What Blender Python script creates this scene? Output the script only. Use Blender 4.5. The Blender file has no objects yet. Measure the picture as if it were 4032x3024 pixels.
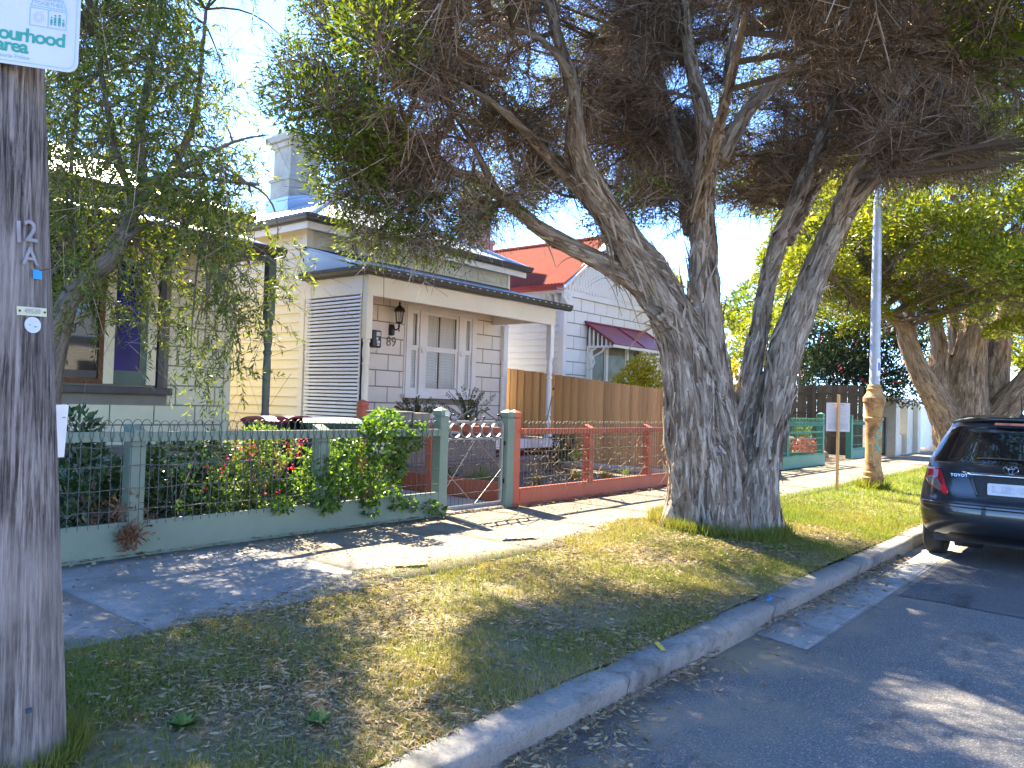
import bpy, math, random
import numpy as np
from mathutils import Vector, Matrix, noise
random.seed(7)
rng = np.random.default_rng(11)
scene = bpy.context.scene
COL = scene.collection
rad = math.radians

# ---------------------------------------------------------------- camera
F = 3076.0; CX, CY = 2016.0, 1512.0; KD = 4032/2212      # focal length in photo pixels, principal point
R = np.array([[0.63160201, -0.03851539, -0.7743355],
              [-0.77471304, 0.007264, -0.63227126],
              [0.02997695, 0.9992316, -0.02525041]])       # camera axes -> world (x along street, y to the houses)
CAM = np.array([0, 0, 1.5])
cd = bpy.data.cameras.new('Camera'); cam = bpy.data.objects.new('Camera', cd); COL.objects.link(cam)
cd.sensor_width = 36; cd.lens = F/4032*36; cd.clip_end = 2000; cd.clip_start = .05
mw = Matrix.Identity(4)
for i in range(3):
    for j in range(3): mw[i][j] = R[i][j]
    mw[i][3] = CAM[i]
cam.matrix_world = mw
scene.camera = cam

# ---------------------------------------------------------------- sky, sun, exposure
SUN = Vector((0.30, 0.87, 1.0)).normalized()
EL = math.asin(SUN.z); AZ = math.atan2(SUN.x, SUN.y)       # AZ clockwise from +Y
w = bpy.data.worlds.new('World'); scene.world = w; w.use_nodes = True
nt = w.node_tree; bg = nt.nodes['Background']
sky = nt.nodes.new('ShaderNodeTexSky'); sky.sky_type = 'NISHITA'; sky.sun_disc = False
sky.sun_elevation = EL; sky.sun_rotation = AZ
sky.air_density = 0.75; sky.dust_density = 0.0; sky.ozone_density = 8.0; sky.altitude = 2000
nt.links.new(sky.outputs[0], bg.inputs[0]); bg.inputs[1].default_value = 0.15
sl = bpy.data.lights.new('Sun', 'SUN'); sun = bpy.data.objects.new('Sun', sl); COL.objects.link(sun)
sl.energy = 4.4; sl.angle = rad(0.53); sl.color = (1, .87, .66)
sun.rotation_euler = (-SUN).to_track_quat('-Z', 'Y').to_euler(); sun.location = (0, 20, 30)
vs = scene.view_settings; vs.view_transform = 'Standard'; vs.look = 'None'; vs.gamma = 1; vs.use_curve_mapping = False
vs.exposure = 2.85
try:
    scene.cycles.max_bounces = 8; scene.cycles.transparent_max_bounces = 6
    scene.cycles.caustics_reflective = False; scene.cycles.caustics_refractive = False
except Exception: pass

# ---------------------------------------------------------------- pixel helpers (photo at 2212 x 1659)
def ray(x, y): return R @ np.array([(x*KD-CX)/F, (CY-y*KD)/F, -1.0])
def on(x, y, ax, val):
    r = ray(x, y); return CAM + r*((val-CAM[ax])/r[ax])
def dep(x, y, d): return CAM + ray(x, y)*d                 # point at optical depth d

# ---------------------------------------------------------------- mesh helpers
def np_mesh(name, V, Fc, mat=None, smooth=False):
    V = np.asarray(V, dtype=np.float32); Fc = np.asarray(Fc, dtype=np.int32)
    me = bpy.data.meshes.new(name); n, k = Fc.shape
    me.vertices.add(len(V)); me.vertices.foreach_set('co', V.ravel())
    me.loops.add(n*k); me.loops.foreach_set('vertex_index', Fc.ravel())
    me.polygons.add(n); me.polygons.foreach_set('loop_start', np.arange(0, n*k, k, dtype=np.int32))
    try: me.polygons.foreach_set('loop_total', np.full(n, k, dtype=np.int32))
    except Exception: pass
    if smooth: me.polygons.foreach_set('use_smooth', np.ones(n, dtype=bool))
    me.update(calc_edges=True)
    if mat: me.materials.append(mat)
    return me
def link(name, me, parent=None):
    o = bpy.data.objects.new(name, me); COL.objects.link(o)
    if parent is not None: attach(o, parent)
    return o
WORLD = {}
def wmat(o):
    m = o.matrix_basis.copy(); p = o.parent
    if p is not None: m = wmat(p) @ o.matrix_parent_inverse @ m
    return m
def attach(o, parent):                                     # keep the child where it was built (world coordinates)
    o.parent = parent; o.matrix_parent_inverse = wmat(parent).inverted()
def tag(o, label=None, cat=None, group=None, kind=None):
    if label: o['label'] = label
    if cat: o['category'] = cat
    if group: o['group'] = group
    if kind: o['kind'] = kind
    return o
def thing(name, label, cat, loc=(0, 0, 0), group=None):
    o = bpy.data.objects.new(name, None); COL.objects.link(o); o.location = loc; o.empty_display_size = .2
    return tag(o, label, cat, group)
class MB:
    def __init__(s): s.V = []; s.F = []
    def add(s, vs, fs):
        b = len(s.V); s.V += [tuple(v) for v in vs]; s.F += [tuple(i+b for i in f) for f in fs]; return s
    def box(s, x0, x1, y0, y1, z0, z1):
        return s.add([(x0,y0,z0),(x1,y0,z0),(x1,y1,z0),(x0,y1,z0),(x0,y0,z1),(x1,y0,z1),(x1,y1,z1),(x0,y1,z1)],
                     [(0,3,2,1),(4,5,6,7),(0,1,5,4),(1,2,6,5),(2,3,7,6),(3,0,4,7)])
    def obox(s, c, size, M3):
        hx, hy, hz = [v/2 for v in size]; c = Vector(c); P = []
        for z in (-hz, hz):
            for x, y in ((-hx,-hy),(hx,-hy),(hx,hy),(-hx,hy)): P.append(c + M3 @ Vector((x, y, z)))
        return s.add(P, [(0,3,2,1),(4,5,6,7),(0,1,5,4),(1,2,6,5),(2,3,7,6),(3,0,4,7)])
    def bar(s, p, q, wd, th=None, up=(0, 0, 1)):
        p = Vector(p); q = Vector(q); d = (q-p); L = d.length; d.normalize(); u = Vector(up)
        if abs(d.dot(u)) > .98: u = Vector((0, 1, 0))
        a = d.cross(u).normalized(); b = a.cross(d)
        return s.obox((p+q)/2, (wd, L, th or wd), Matrix((a, d, b)).transposed())
    def prism(s, pts, d):                                  # polygon extruded by vector d
        n = len(pts); d = Vector(d); P = [Vector(p) for p in pts]; P = P + [p+d for p in P]
        return s.add(P, [tuple(range(n-1, -1, -1)), tuple(range(n, 2*n))] + [(i, (i+1) % n, n+(i+1) % n, n+i) for i in range(n)])
    def tube(s, pts, r, n=6, cap=True):
        pts = [Vector(p) for p in pts]; m = len(pts)
        if not hasattr(r, '__len__'): r = [r]*m
        vs = []; fs = []; ref = None
        for i, p in enumerate(pts):
            t = (pts[min(i+1, m-1)] - pts[max(i-1, 0)]).normalized()
            if ref is None:
                ref = t.orthogonal().normalized()
            ref = (ref - t*ref.dot(t)); ref = ref.normalized() if ref.length > 1e-6 else t.orthogonal().normalized()
            b = t.cross(ref)
            for k in range(n):
                a = 2*math.pi*k/n; vs.append(p + (ref*math.cos(a) + b*math.sin(a))*r[i])
        for i in range(m-1):
            for k in range(n): fs.append((i*n+k, i*n+(k+1) % n, (i+1)*n+(k+1) % n, (i+1)*n+k))
        if cap: fs += [tuple(range(n-1, -1, -1)), tuple(range((m-1)*n, m*n))]
        return s.add(vs, fs)
    def lathe(s, c, prof, n=24, a0=0, sq=False):
        vs = []; fs = []; m = len(prof)
        for rr, z in prof:
            for k in range(n):
                a = a0 + 2*math.pi*k/n; vs.append((c[0]+rr*math.cos(a), c[1]+rr*math.sin(a), c[2]+z))
        for i in range(m-1):
            for k in range(n): fs.append((i*n+k, i*n+(k+1) % n, (i+1)*n+(k+1) % n, (i+1)*n+k))
        fs += [tuple(range(n-1, -1, -1)), tuple(range((m-1)*n, m*n))]
        return s.add(vs, fs)
    def grid(s, fn, us, vv):
        nu, nv = len(us), len(vv)
        return s.add([fn(u, v) for v in vv for u in us], [(j*nu+i, j*nu+i+1, (j+1)*nu+i+1, (j+1)*nu+i) for j in range(nv-1) for i in range(nu-1)])
    def mesh(s, name, mat, smooth=False, ang=35):
        me = bpy.data.meshes.new(name); me.from_pydata(s.V, [], s.F); me.update()
        if mat: me.materials.append(mat)
        if smooth:
            me.polygons.foreach_set('use_smooth', [True]*len(me.polygons))
            try: me.set_sharp_from_angle(angle=rad(ang))
            except Exception: pass
        return me
    def build(s, name, mat, parent=None, smooth=False, bevel=0, ang=35):
        o = link(name, s.mesh(name, mat, smooth, ang), parent)
        if bevel:
            m = o.modifiers.new('Bevel', 'BEVEL'); m.width = bevel; m.segments = 2; m.limit_method = 'ANGLE'
        return o
def solid(o, t, off=0):
    m = o.modifiers.new('Solid', 'SOLIDIFY'); m.thickness = t; m.offset = off; return o
def text(name, s, size, loc, xdir, updir, mat, parent=None, ext=.002, ax='CENTER', ay='CENTER', bold=0, shear=0, spacing=1):
    cu = bpy.data.curves.new(name, 'FONT'); cu.body = s; cu.size = size; cu.align_x = ax; cu.align_y = ay
    cu.extrude = ext; cu.offset = bold; cu.shear = shear; cu.space_character = spacing; cu.resolution_u = 3
    t = bpy.data.objects.new(name, cu); COL.objects.link(t)
    bpy.context.view_layer.update()
    me = bpy.data.meshes.new_from_object(t.evaluated_get(bpy.context.evaluated_depsgraph_get()))
    bpy.data.objects.remove(t); me.name = name; me.materials.clear(); me.materials.append(mat)
    x = Vector(xdir).normalized(); u = Vector(updir); u = (u-x*u.dot(x)).normalized(); n = x.cross(u)
    m = Matrix((x, u, n)).transposed().to_4x4(); m.translation = Vector(loc); me.transform(m)
    return link(name, me, parent)

# ---------------------------------------------------------------- materials
def nodes(name):
    m = bpy.data.materials.new(name); m.use_nodes = True; t = m.node_tree
    return m, t, t.nodes['Principled BSDF'], t.nodes['Material Output']
def rgb(c): return (c[0], c[1], c[2], 1)
def mixc(t, fac, a, b, mode='MIX'):
    n = t.nodes.new('ShaderNodeMix'); n.data_type = 'RGBA'; n.blend_type = mode
    for sock, v in ((n.inputs[0], fac), (n.inputs[6], a), (n.inputs[7], b)):
        if hasattr(v, 'is_linked') or hasattr(v, 'links'): t.links.new(v, sock)
        elif isinstance(v, (int, float)): sock.default_value = v
        else: sock.default_value = rgb(v)
    return n.outputs[2]
def ramp(t, src, p0, p1):
    n = t.nodes.new('ShaderNodeMapRange'); n.inputs[1].default_value = p0; n.inputs[2].default_value = p1
    t.links.new(src, n.inputs[0]); return n.outputs[0]
def tex(t, vec, scale, detail=5, rough=.6, stretch=None, kind='noise', dist=0):
    if stretch is not None:
        mp = t.nodes.new('ShaderNodeMapping'); mp.inputs['Scale'].default_value = stretch; t.links.new(vec, mp.inputs[0]); vec = mp.outputs[0]
    if kind == 'voronoi':
        n = t.nodes.new('ShaderNodeTexVoronoi'); n.inputs['Scale'].default_value = scale; t.links.new(vec, n.inputs['Vector']); return n.outputs['Distance']
    n = t.nodes.new('ShaderNodeTexNoise'); n.inputs['Scale'].default_value = scale; n.inputs['Detail'].default_value = detail
    n.inputs['Roughness'].default_value = rough; n.inputs['Distortion'].default_value = dist
    t.links.new(vec, n.inputs['Vector']); return n.outputs['Fac']
def coords(t, attr=None):
    if attr:
        n = t.nodes.new('ShaderNodeAttribute'); n.attribute_name = attr; return n.outputs['Vector']
    return t.nodes.new('ShaderNodeTexCoord').outputs['Object']
def bumpn(t, p, h, strength, dist=.01):
    b = t.nodes.new('ShaderNodeBump'); b.inputs['Strength'].default_value = strength; b.inputs['Distance'].default_value = dist
    t.links.new(h, b.inputs['Height']); t.links.new(b.outputs[0], p.inputs['Normal'])
def M(name, c1, c2=None, scale=3, rough=.7, bump=0, bscale=60, bdist=.004, stretch=None, metal=0, coat=0, objvar=0, dirt=None, dscale=1.2, dlo=.5, dhi=.75, detail=5, spec=None, lo=.35, hi=.65):
    m, t, p, o = nodes(name); v = coords(t)
    p.inputs['Roughness'].default_value = rough; p.inputs['Metallic'].default_value = metal
    if coat: p.inputs['Coat Weight'].default_value = coat; p.inputs['Coat Roughness'].default_value = .04
    if spec is not None: p.inputs['Specular IOR Level'].default_value = spec
    if c2 is None: c2 = tuple(x*.86 for x in c1)
    c = mixc(t, ramp(t, tex(t, v, scale, detail, stretch=stretch), lo, hi), c1, c2)
    if dirt is not None:
        c = mixc(t, ramp(t, tex(t, v, dscale, 8, .7), dlo, dhi), c, dirt)
    if objvar:
        oi = t.nodes.new('ShaderNodeObjectInfo'); h = t.nodes.new('ShaderNodeHueSaturation')
        t.links.new(ramp_to(t, oi.outputs['Random'], 1-objvar, 1+objvar*.6), h.inputs['Value']); t.links.new(c, h.inputs['Color']); c = h.outputs[0]
    t.links.new(c, p.inputs['Base Color'])
    if bump: bumpn(t, p, tex(t, v, bscale, 4, stretch=stretch), bump, bdist)
    return m
def ramp_to(t, src, a, b):
    n = t.nodes.new('ShaderNodeMapRange'); n.inputs[3].default_value = a; n.inputs[4].default_value = b
    t.links.new(src, n.inputs[0]); return n.outputs[0]
def leafmat(name, cols, trans=.4, rough=.45, tcol=None, noise_scale=None, spec=.35):
    # colour varies leaf by leaf (one island per leaf); thin leaves let light through
    m, t, p, o = nodes(name)
    g = t.nodes.new('ShaderNodeNewGeometry'); cr = t.nodes.new('ShaderNodeValToRGB'); el = cr.color_ramp.elements
    el[0].color = rgb(cols[0]); el[1].color = rgb(cols[-1])
    for i, c in enumerate(cols[1:-1]): e = el.new((i+1)/(len(cols)-1)); e.color = rgb(c)
    src = g.outputs['Random Per Island']
    if noise_scale:
        nz = tex(t, coords(t), noise_scale, 2); mm = t.nodes.new('ShaderNodeMath'); mm.operation = 'MULTIPLY_ADD'
        t.links.new(ramp(t, nz, .3, .7), mm.inputs[0]); mm.inputs[1].default_value = .65
        m2 = t.nodes.new('ShaderNodeMath'); m2.operation = 'MULTIPLY'; m2.inputs[1].default_value = .35
        t.links.new(src, m2.inputs[0]); t.links.new(m2.outputs[0], mm.inputs[2]); src = mm.outputs[0]
    t.links.new(src, cr.inputs[0]); t.links.new(cr.outputs[0], p.inputs['Base Color'])
    p.inputs['Roughness'].default_value = rough; p.inputs['Specular IOR Level'].default_value = spec
    if trans:
        tr = t.nodes.new('ShaderNodeBsdfTranslucent'); mx = t.nodes.new('ShaderNodeMixShader'); mx.inputs[0].default_value = trans
        tc = mixc(t, 1.0, cr.outputs[0], tcol or (1.6, 1.5, .6), 'MULTIPLY'); t.links.new(tc, tr.inputs[0])
        t.links.new(p.outputs[0], mx.inputs[1]); t.links.new(tr.outputs[0], mx.inputs[2]); t.links.new(mx.outputs[0], o.inputs[0])
    return m
def glassmat(name, tint=(.02, .025, .03), rough=.03, alpha=.35):
    m, t, p, o = nodes(name); p.inputs['Base Color'].default_value = rgb(tint); p.inputs['Roughness'].default_value = rough
    p.inputs['Specular IOR Level'].default_value = .8; p.inputs['Alpha'].default_value = alpha
    return m

WHITE = M('white_paint', (.80, .78, .75), (.72, .70, .66), 2, .5, .15, 30)
WARMW = M('warm_white_paint', (.79, .74, .66), (.72, .66, .57), 1.5, .6, .2, 25, dirt=(.5, .46, .38), dscale=2.5, dlo=.62, dhi=.95)
CREAM = M('cream_paint', (.78, .72, .58), (.72, .65, .50), 1.5, .6, .2, 25, dirt=(.52, .45, .32), dscale=2.2, dlo=.62, dhi=.95)
FRIEZE = M('frieze_paint', (.66, .66, .56), (.57, .56, .46), 3, .6, .2, 25)
PALEY = M('pale_yellow_paint', (.74, .70, .48), (.66, .61, .40), 1.5, .6, .2, 25, dirt=(.42, .38, .26), dscale=2.6, dlo=.6, dhi=.95)
COOLW = M('cool_white_paint', (.78, .78, .78), (.70, .70, .70), 1.5, .55, .15, 25, dirt=(.5, .5, .48), dscale=2, dlo=.66, dhi=1)
JOINT = M('joint_shadow_paint', (.24, .22, .17), None, 4, .8)
FGREEN = M('sage_green_paint', (.15, .20, .145), (.18, .235, .17), 2.5, .6, .3, 50, stretch=(1, 1, 1), dirt=(.25, .28, .24), dscale=5, dlo=.66, dhi=.9)
DGREEN = M('dark_green_paint', (.05, .085, .06), (.07, .11, .08), 3, .45, .1)
BGREEN = M('bright_green_paint', (.04, .18, .11), (.05, .21, .13), 3, .5, .1)
REDP = M('red_ochre_paint', (.40, .085, .035), (.47, .12, .055), 2.5, .6, .3, 50, dirt=(.30, .10, .06), dscale=5, dlo=.6, dhi=.9)
GUTTER = M('charcoal_metal', (.035, .035, .033), (.05, .05, .047), 5, .45, metal=.0)
GALV = M('pale_corrugated_metal', (.55, .58, .60), (.48, .51, .54), 2, .38, metal=.5)
FLASH = M('blue_grey_flashing', (.38, .46, .55), None, 2, .4, metal=.4)
REDROOF = M('red_corrugated_metal', (.24, .052, .030), (.19, .042, .026), 3, .9, stretch=(1, 1, 1), spec=.08)
REDTRIM = M('red_gutter_paint', (.42, .05, .03), None, 3, .4)
MAROON = M('maroon_metal', (.22, .02, .035), (.25, .025, .04), 3, .45)
BLACK = M('black_metal', (.012, .012, .013), None, 10, .4)
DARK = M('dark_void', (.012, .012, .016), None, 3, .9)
NAVY = M('navy_shade_cloth', (.016, .016, .03), (.026, .024, .035), 8, .85)
WIRE = M('dark_wire', (.06, .065, .06), (.10, .10, .095), 30, .55, metal=.4)
GREYSTEEL = M('grey_steel', (.22, .22, .21), (.30, .29, .27), 12, .5, metal=.5)
GALVST = M('galvanised_steel', (.46, .47, .48), (.38, .39, .40), 5, .5, .1, 40, metal=.25, dirt=(.33, .33, .33), dscale=3)
PALING = M('timber_paling', (.62, .37, .16), (.48, .27, .11), 9, .75, .35, 30, .004, (6, 6, .5), objvar=.3, dirt=(.34, .18, .075), dscale=3, dlo=.6, dhi=.9)
OLDPAL = M('weathered_paling', (.16, .12, .075), (.11, .08, .05), 7, .85, .4, 30, .004, (6, 6, .5), objvar=.3)
STAKE = M('raw_pine', (.60, .36, .14), (.50, .28, .10), 12, .7, .2, 30, .003, (6, 6, .5))
GREYWOOD = M('weathered_wood', (.26, .23, .18), (.17, .15, .12), 8, .85, .4, 30, .004, (4, 4, 1))
DECKW = M('grey_decking', (.24, .21, .18), (.17, .15, .13), 6, .75, .2, 20)
RENDER = M('cement_render', (.40, .37, .30), (.30, .28, .23), 3, .9, .3, 40, dirt=(.16, .15, .12), dscale=1.6, dlo=.5, dhi=.85)
RENDW = M('cream_render', (.62, .59, .50), (.52, .49, .40), 2, .85, .25, 30, dirt=(.26, .24, .19), dscale=1.6, dlo=.55, dhi=.85)
BRICKP = M('pinkish_render', (.45, .32, .26), (.33, .23, .18), 5, .9, .3, 40)
SOIL = M('garden_soil', (.085, .06, .042), (.14, .105, .075), 9, .95, .7, 35, .02, dirt=(.22, .17, .11), dscale=14, dlo=.5, dhi=.7)
CONC = M('path_concrete', (.33, .30, .25), (.27, .245, .205), 2, .9, .3, 70)
PAPER = M('white_paper', (.80, .80, .80), None, 6, .6)
SIGNW = M('sign_white', (.48, .50, .54), (.43, .45, .49), 4, .35)
SIGNG = M('sign_green', (.02, .26, .20), None, 5, .5)
SIGNL = M('sign_faded_teal', (.22, .42, .46), None, 5, .5)
INK = M('faded_ink', (.35, .36, .40), None, 5, .6)
DINK = M('dark_numerals', (.16, .14, .12), None, 5, .5, metal=.2)
RUST = M('rust', (.16, .07, .03), (.10, .04, .02), 30, .85)
PLATEY = M('cream_tag', (.60, .62, .42), None, 10, .5)
ALU = M('aluminium', (.55, .56, .58), None, 20, .4, metal=.6)
BLUEP = M('blue_spray_paint', (.02, .17, .55), (.05, .25, .6), 30, .7)
YELP = M('yellow_spray_paint', (.72, .50, .05), (.6, .42, .06), 30, .7)
BLUETAG = M('blue_plastic', (.01, .30, .75), None, 5, .4)
OCHRE = M('ochre_cast_iron', (.36, .20, .065), (.48, .29, .11), 5, .8, .5, 30, dirt=(.17, .08, .035), dscale=4.5, dlo=.47, dhi=.62)
TEAL = M('teal_spray_paint', (.13, .50, .40), None, 20, .6)
CHALK = M('pale_scratch', (.62, .50, .36), None, 20, .7)
STICK = M('sticker_white', (.75, .78, .82), None, 5, .4)
STICKB = M('sticker_blue', (.01, .04, .55), None, 5, .4)
BINB = M('bin_body', (.012, .018, .014), (.02, .03, .022), 4, .5)
BINR = M('bin_red_lid', (.33, .02, .03), None, 4, .5)
BING = M('bin_green_lid', (.012, .13, .05), None, 4, .5)
TERRA = M('terracotta', (.33, .11, .05), None, 6, .8)
YELPL = M('yellow_plastic', (.75, .42, .02), None, 5, .4)
ROCK = M('garden_rock', (.36, .29, .20), (.26, .20, .14), 5, .9, .5, 20)
GLASSD = glassmat('dark_window_glass', (.02, .022, .026), .03, .6)
GLASSC = glassmat('clear_window_glass', (.03, .035, .04), .02, .07)
BLUEGL = M('cobalt_glass', (.004, .006, .16), (.003, .004, .09), 6, .15)
CURTAIN = M('dark_flyscreen', (.05, .05, .055), (.075, .07, .065), 2, .8)
SHUT = M('shutter_white', (.80, .79, .72), None, 4, .5)
# ================================================================ SETTING: ground, road, kerb, verge, footpath
TB = np.array([7.72, 3.50])                                 # foot of the big paperbark
def gz(x, y):
    f = min(max((y-2.2)/2.0, 0), 1)
    z = .150 + .095*f
    d2 = (x-TB[0])**2 + (y-TB[1])**2
    z += .075*math.exp(-d2/1.3)
    return z
def gznp(x, y):
    f = np.clip((y-2.2)/2.0, 0, 1)
    return .150 + .095*f + .075*np.exp(-((x-TB[0])**2+(y-TB[1])**2)/1.3)
PZ = .268                                                   # footpath level at the fences
def asphalt(name, a, b, sandy=None):
    m, t, p, o = nodes(name); v = coords(t)
    c = mixc(t, ramp(t, tex(t, v, .9, 6, .65), .35, .7), a, b)
    sp = tex(t, v, 95, 3, .7); c = mixc(t, ramp(t, sp, .53, .66), c, tuple(min(1, x*2.2+.03) for x in b)); c = mixc(t, ramp(t, tex(t, v, 60, 3, .7), .42, .30), c, tuple(x*.45 for x in a))
    c = mixc(t, ramp(t, tex(t, v, 140, 2, .6), .60, .45), c, tuple(x*.45 for x in a), 'MIX') if False else c
    c = mixc(t, ramp(t, tex(t, v, 2.3, 7, .7, stretch=(.5, 1.2, 1)), .56, .70), c, tuple(x*.5 for x in a)); vor = tex(t, v, .55, kind='voronoi')
    if sandy:
        sx = t.nodes.new('ShaderNodeSeparateXYZ'); t.links.new(v, sx.inputs[0])
        edge = ramp(t, sx.outputs['Y'], 1.0, 1.95)          # sandy tint grows towards the kerb
        mm = t.nodes.new('ShaderNodeMath'); mm.operation = 'MULTIPLY'; t.links.new(edge, mm.inputs[0])
        t.links.new(ramp(t, tex(t, v, 1.8, 6, .7), .40, .62), mm.inputs[1]); c = mixc(t, mm.outputs[0], c, sandy)
    t.links.new(c, p.inputs['Base Color']); p.inputs['Roughness'].default_value = .88; p.inputs['Specular IOR Level'].default_value = .3
    bumpn(t, p, tex(t, v, 120, 3, .8), .55, .006)
    return m
ASPH = asphalt('worn_asphalt', (.115, .112, .108), (.145, .140, .132), (.27, .215, .14))
ASPH2 = asphalt('dark_asphalt', (.07, .07, .072), (.09, .09, .091))
def concmat(name, a, b, stain, moss=None, agg=.5):
    m, t, p, o = nodes(name); v = coords(t)
    c = mixc(t, ramp(t, tex(t, v, 1.6, 6, .65), .3, .7), a, b)
    c = mixc(t, ramp(t, tex(t, v, 55, 4, .75), .53, .70), c, tuple(x*agg for x in a))
    c = mixc(t, ramp(t, tex(t, v, 80, 3, .7), .62, .72), c, tuple(min(.6, x*1.45) for x in b))
    c = mixc(t, ramp(t, tex(t, v, 2.6, 8, .75), .50, .66), c, stain); c = mixc(t, ramp(t, tex(t, v, 14, 7, .8), .54, .66), c, tuple((x+y)/2 for x, y in zip(stain, a)))
    if moss: c = mixc(t, ramp(t, tex(t, v, 5, 8, .8), .58, .72), c, moss)
    t.links.new(c, p.inputs['Base Color']); p.inputs['Roughness'].default_value = .9; p.inputs['Specular IOR Level'].default_value = .3
    bumpn(t, p, tex(t, v, 70, 5, .8), .6, .006)
    return m
KERBM = concmat('kerb_concrete', (.27, .26, .235), (.20, .195, .18), (.085, .082, .075), (.15, .13, .08))
CHANM = concmat('channel_concrete', (.33, .33, .32), (.27, .27, .26), (.17, .17, .165))
SLAB1 = concmat('exposed_aggregate', (.25, .245, .23), (.21, .205, .195), (.15, .145, .13), None, .42)
SLAB2 = concmat('old_path_concrete', (.235, .205, .155), (.195, .17, .13), (.135, .115, .085), None, .60)
def vergemat():
    m, t, p, o = nodes('dry_lawn_soil'); v = coords(t)
    c = mixc(t, ramp(t, tex(t, v, 1.3, 6, .65), .35, .65), (.24, .19, .11), (.14, .14, .05))
    c = mixc(t, ramp(t, tex(t, v, 28, 6, .8), .45, .68), c, (.38, .30, .18))
    c = mixc(t, ramp(t, tex(t, v, 60, 4, .8), .55, .75), c, (.05, .04, .025))
    t.links.new(c, p.inputs['Base Color']); p.inputs['Roughness'].default_value = .95
    bumpn(t, p, tex(t, v, 60, 6, .85), .9, .02)
    return m
VERGE = vergemat()

g = MB(); g.add([(-600, -600, -.06), (600, -600, -.06), (600, 600, -.06), (-600, 600, -.06)], [(0, 1, 2, 3)])
tag(g.build('ground', SOIL), 'bare earth stretching under the street to the horizon', 'ground', kind='structure')
# road: old worn surface, then the darker resealed patch, both with a slight crown
r = MB(); r.grid(lambda x, y: (x, y, -.0 + .02*min(1, max(0, (1.7-y)/4)) if y > -3 else .02*max(0, 1-(-3-y)/5)), [-40, -5, 0, 2, 4, 6, 8, 12, 20, 60, 300], [-8.5, -6, -3, -1.5, 0, .8, 1.7, 2.06])
tag(r.build('road', ASPH), 'worn grey asphalt street beside the kerb', 'road', kind='structure')
r2 = MB()
def rz(y): return .02*min(1, max(0, (1.7-y)/4)) + .005
pts = [(7.12, 1.60), (7.07, .72), (6.9, -.6), (6.8, -2.2), (300, -2.2), (300, 1.60)]
r2.grid(lambda u, v: ((7.12 if v > 1 else 7.12-.12*(1.6-v)+.03*math.sin(v*9)) + u*(292), v, rz(v)), [0, .01, .05, .2, 1], [-2.2, -1.4, -.6, 0, .4, .72, 1.0, 1.3, 1.60])
tag(r2.build('road', ASPH2), 'darker resealed asphalt patch under the parked car', 'road', kind='structure')
# concrete channel beside the kerb, partly asphalted over near the camera
ch = tag(link('road_channel', np_mesh('road_channel', [(5.05, 1.66, .004), (60, 1.70, .004), (60, 2.06, .004), (5.18, 2.06, .004)], [(0, 1, 2, 3)], CHANM)), 'grey concrete gutter channel beside the kerb', 'gutter', kind='structure')
for i, x in enumerate([5.2, 6.95, 8.75, 10.55, 12.35, 14.15]):
    x1 = [6.94, 8.74, 10.54, 12.34, 14.14, 30][i]
    b = MB(); b.add([(x if i else 5.06, 1.675, .009), (x1, 1.70, .009), (x1, 2.03, .009), (x if i else 5.16, 2.03, .009)], [(0, 1, 2, 3)])
    solid(b.build('channel_slab', CHANM, ch), .006, -1)
# kerb stones
kb = thing('kerb', 'weathered concrete kerb between the road and the grass verge', 'kerb', (3.5, 2.1, 0)); kb['kind'] = 'structure'
joints = [-4, -1.2, 1.0, 3.515, 5.52, 7.6, 9.7, 11.8, 13.9, 16, 18.2, 20.4, 24, 30, 45]
prof = [(2.045, -.05), (2.04, .06), (2.025, .115), (2.035, .140), (2.062, .152), (2.19, .158), (2.215, .145), (2.215, -.05)]
for i in range(len(joints)-1):
    x0, x1 = joints[i]+.006, joints[i+1]-.006
    n = max(3, int((x1-x0)/.12)) if x0 < 16 else 3
    k = MB(); dz = random.uniform(-.006, .006); dy = random.uniform(-.008, .008)
    xs = [x0+(x1-x0)*j/n for j in range(n+1)]
    vs = []
    for x in xs:
        for (y, z) in prof:
            q = noise.noise(Vector((x*2.5, y*9, z*9)))*.012 + noise.noise(Vector((x*9, y*20, z*20)))*.008 - .02*max(0, noise.noise(Vector((x*4.3, 7, z*3)))-.35)
            e = .012 if abs(x-x0) < .01 or abs(x-x1) < .01 else 0
            vs.append((x, y+dy+q+(e if y < 2.06 else 0), z+dz+q*.5-(e if z > .13 else 0)))
    m = len(prof); fs = [(a*m+b, a*m+b+1, (a+1)*m+b+1, (a+1)*m+b) for a in range(n) for b in range(m-1)]
    fs += [tuple(range(m)), tuple(range(n*m+m-1, n*m-1, -1))]
    k.add(vs, [f[::-1] for f in fs]); k.build('kerb_stone', KERBM, kb, smooth=True, ang=50)
def spray(pts, wd, mat, parent, z, name='paint_mark'):
    b = MB(); n = len(pts)
    for i in range(n-1):
        p, q = Vector(pts[i]), Vector(pts[i+1]); d = (q-p); L = d.length; d.normalize(); s = Vector((-d.y, d.x, 0))
        m = max(2, int(L/.03))
        for j in range(m):
            c = p + d*L*(j+.5)/m; h = wd*random.uniform(.35, .65); e = L/m*.62
            b.add([c-d*e-s*h, c+d*e-s*h*.9, c+d*e+s*h, c-d*e+s*h*.85], [(0, 1, 2, 3)]); z += .0004
            b.V[-4:] = [(v[0]+random.uniform(-.006, .006), v[1]+random.uniform(-.006, .006), z) for v in b.V[-4:]]
    return b.build(name, mat, parent)
spray([(3.93, 2.07, 0), (4.03, 2.17, 0)], .035, YELP, kb, .164)
spray([(5.48, 2.08, 0), (5.60, 2.10, 0)], .03, BLUEP, kb, .163)
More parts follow.
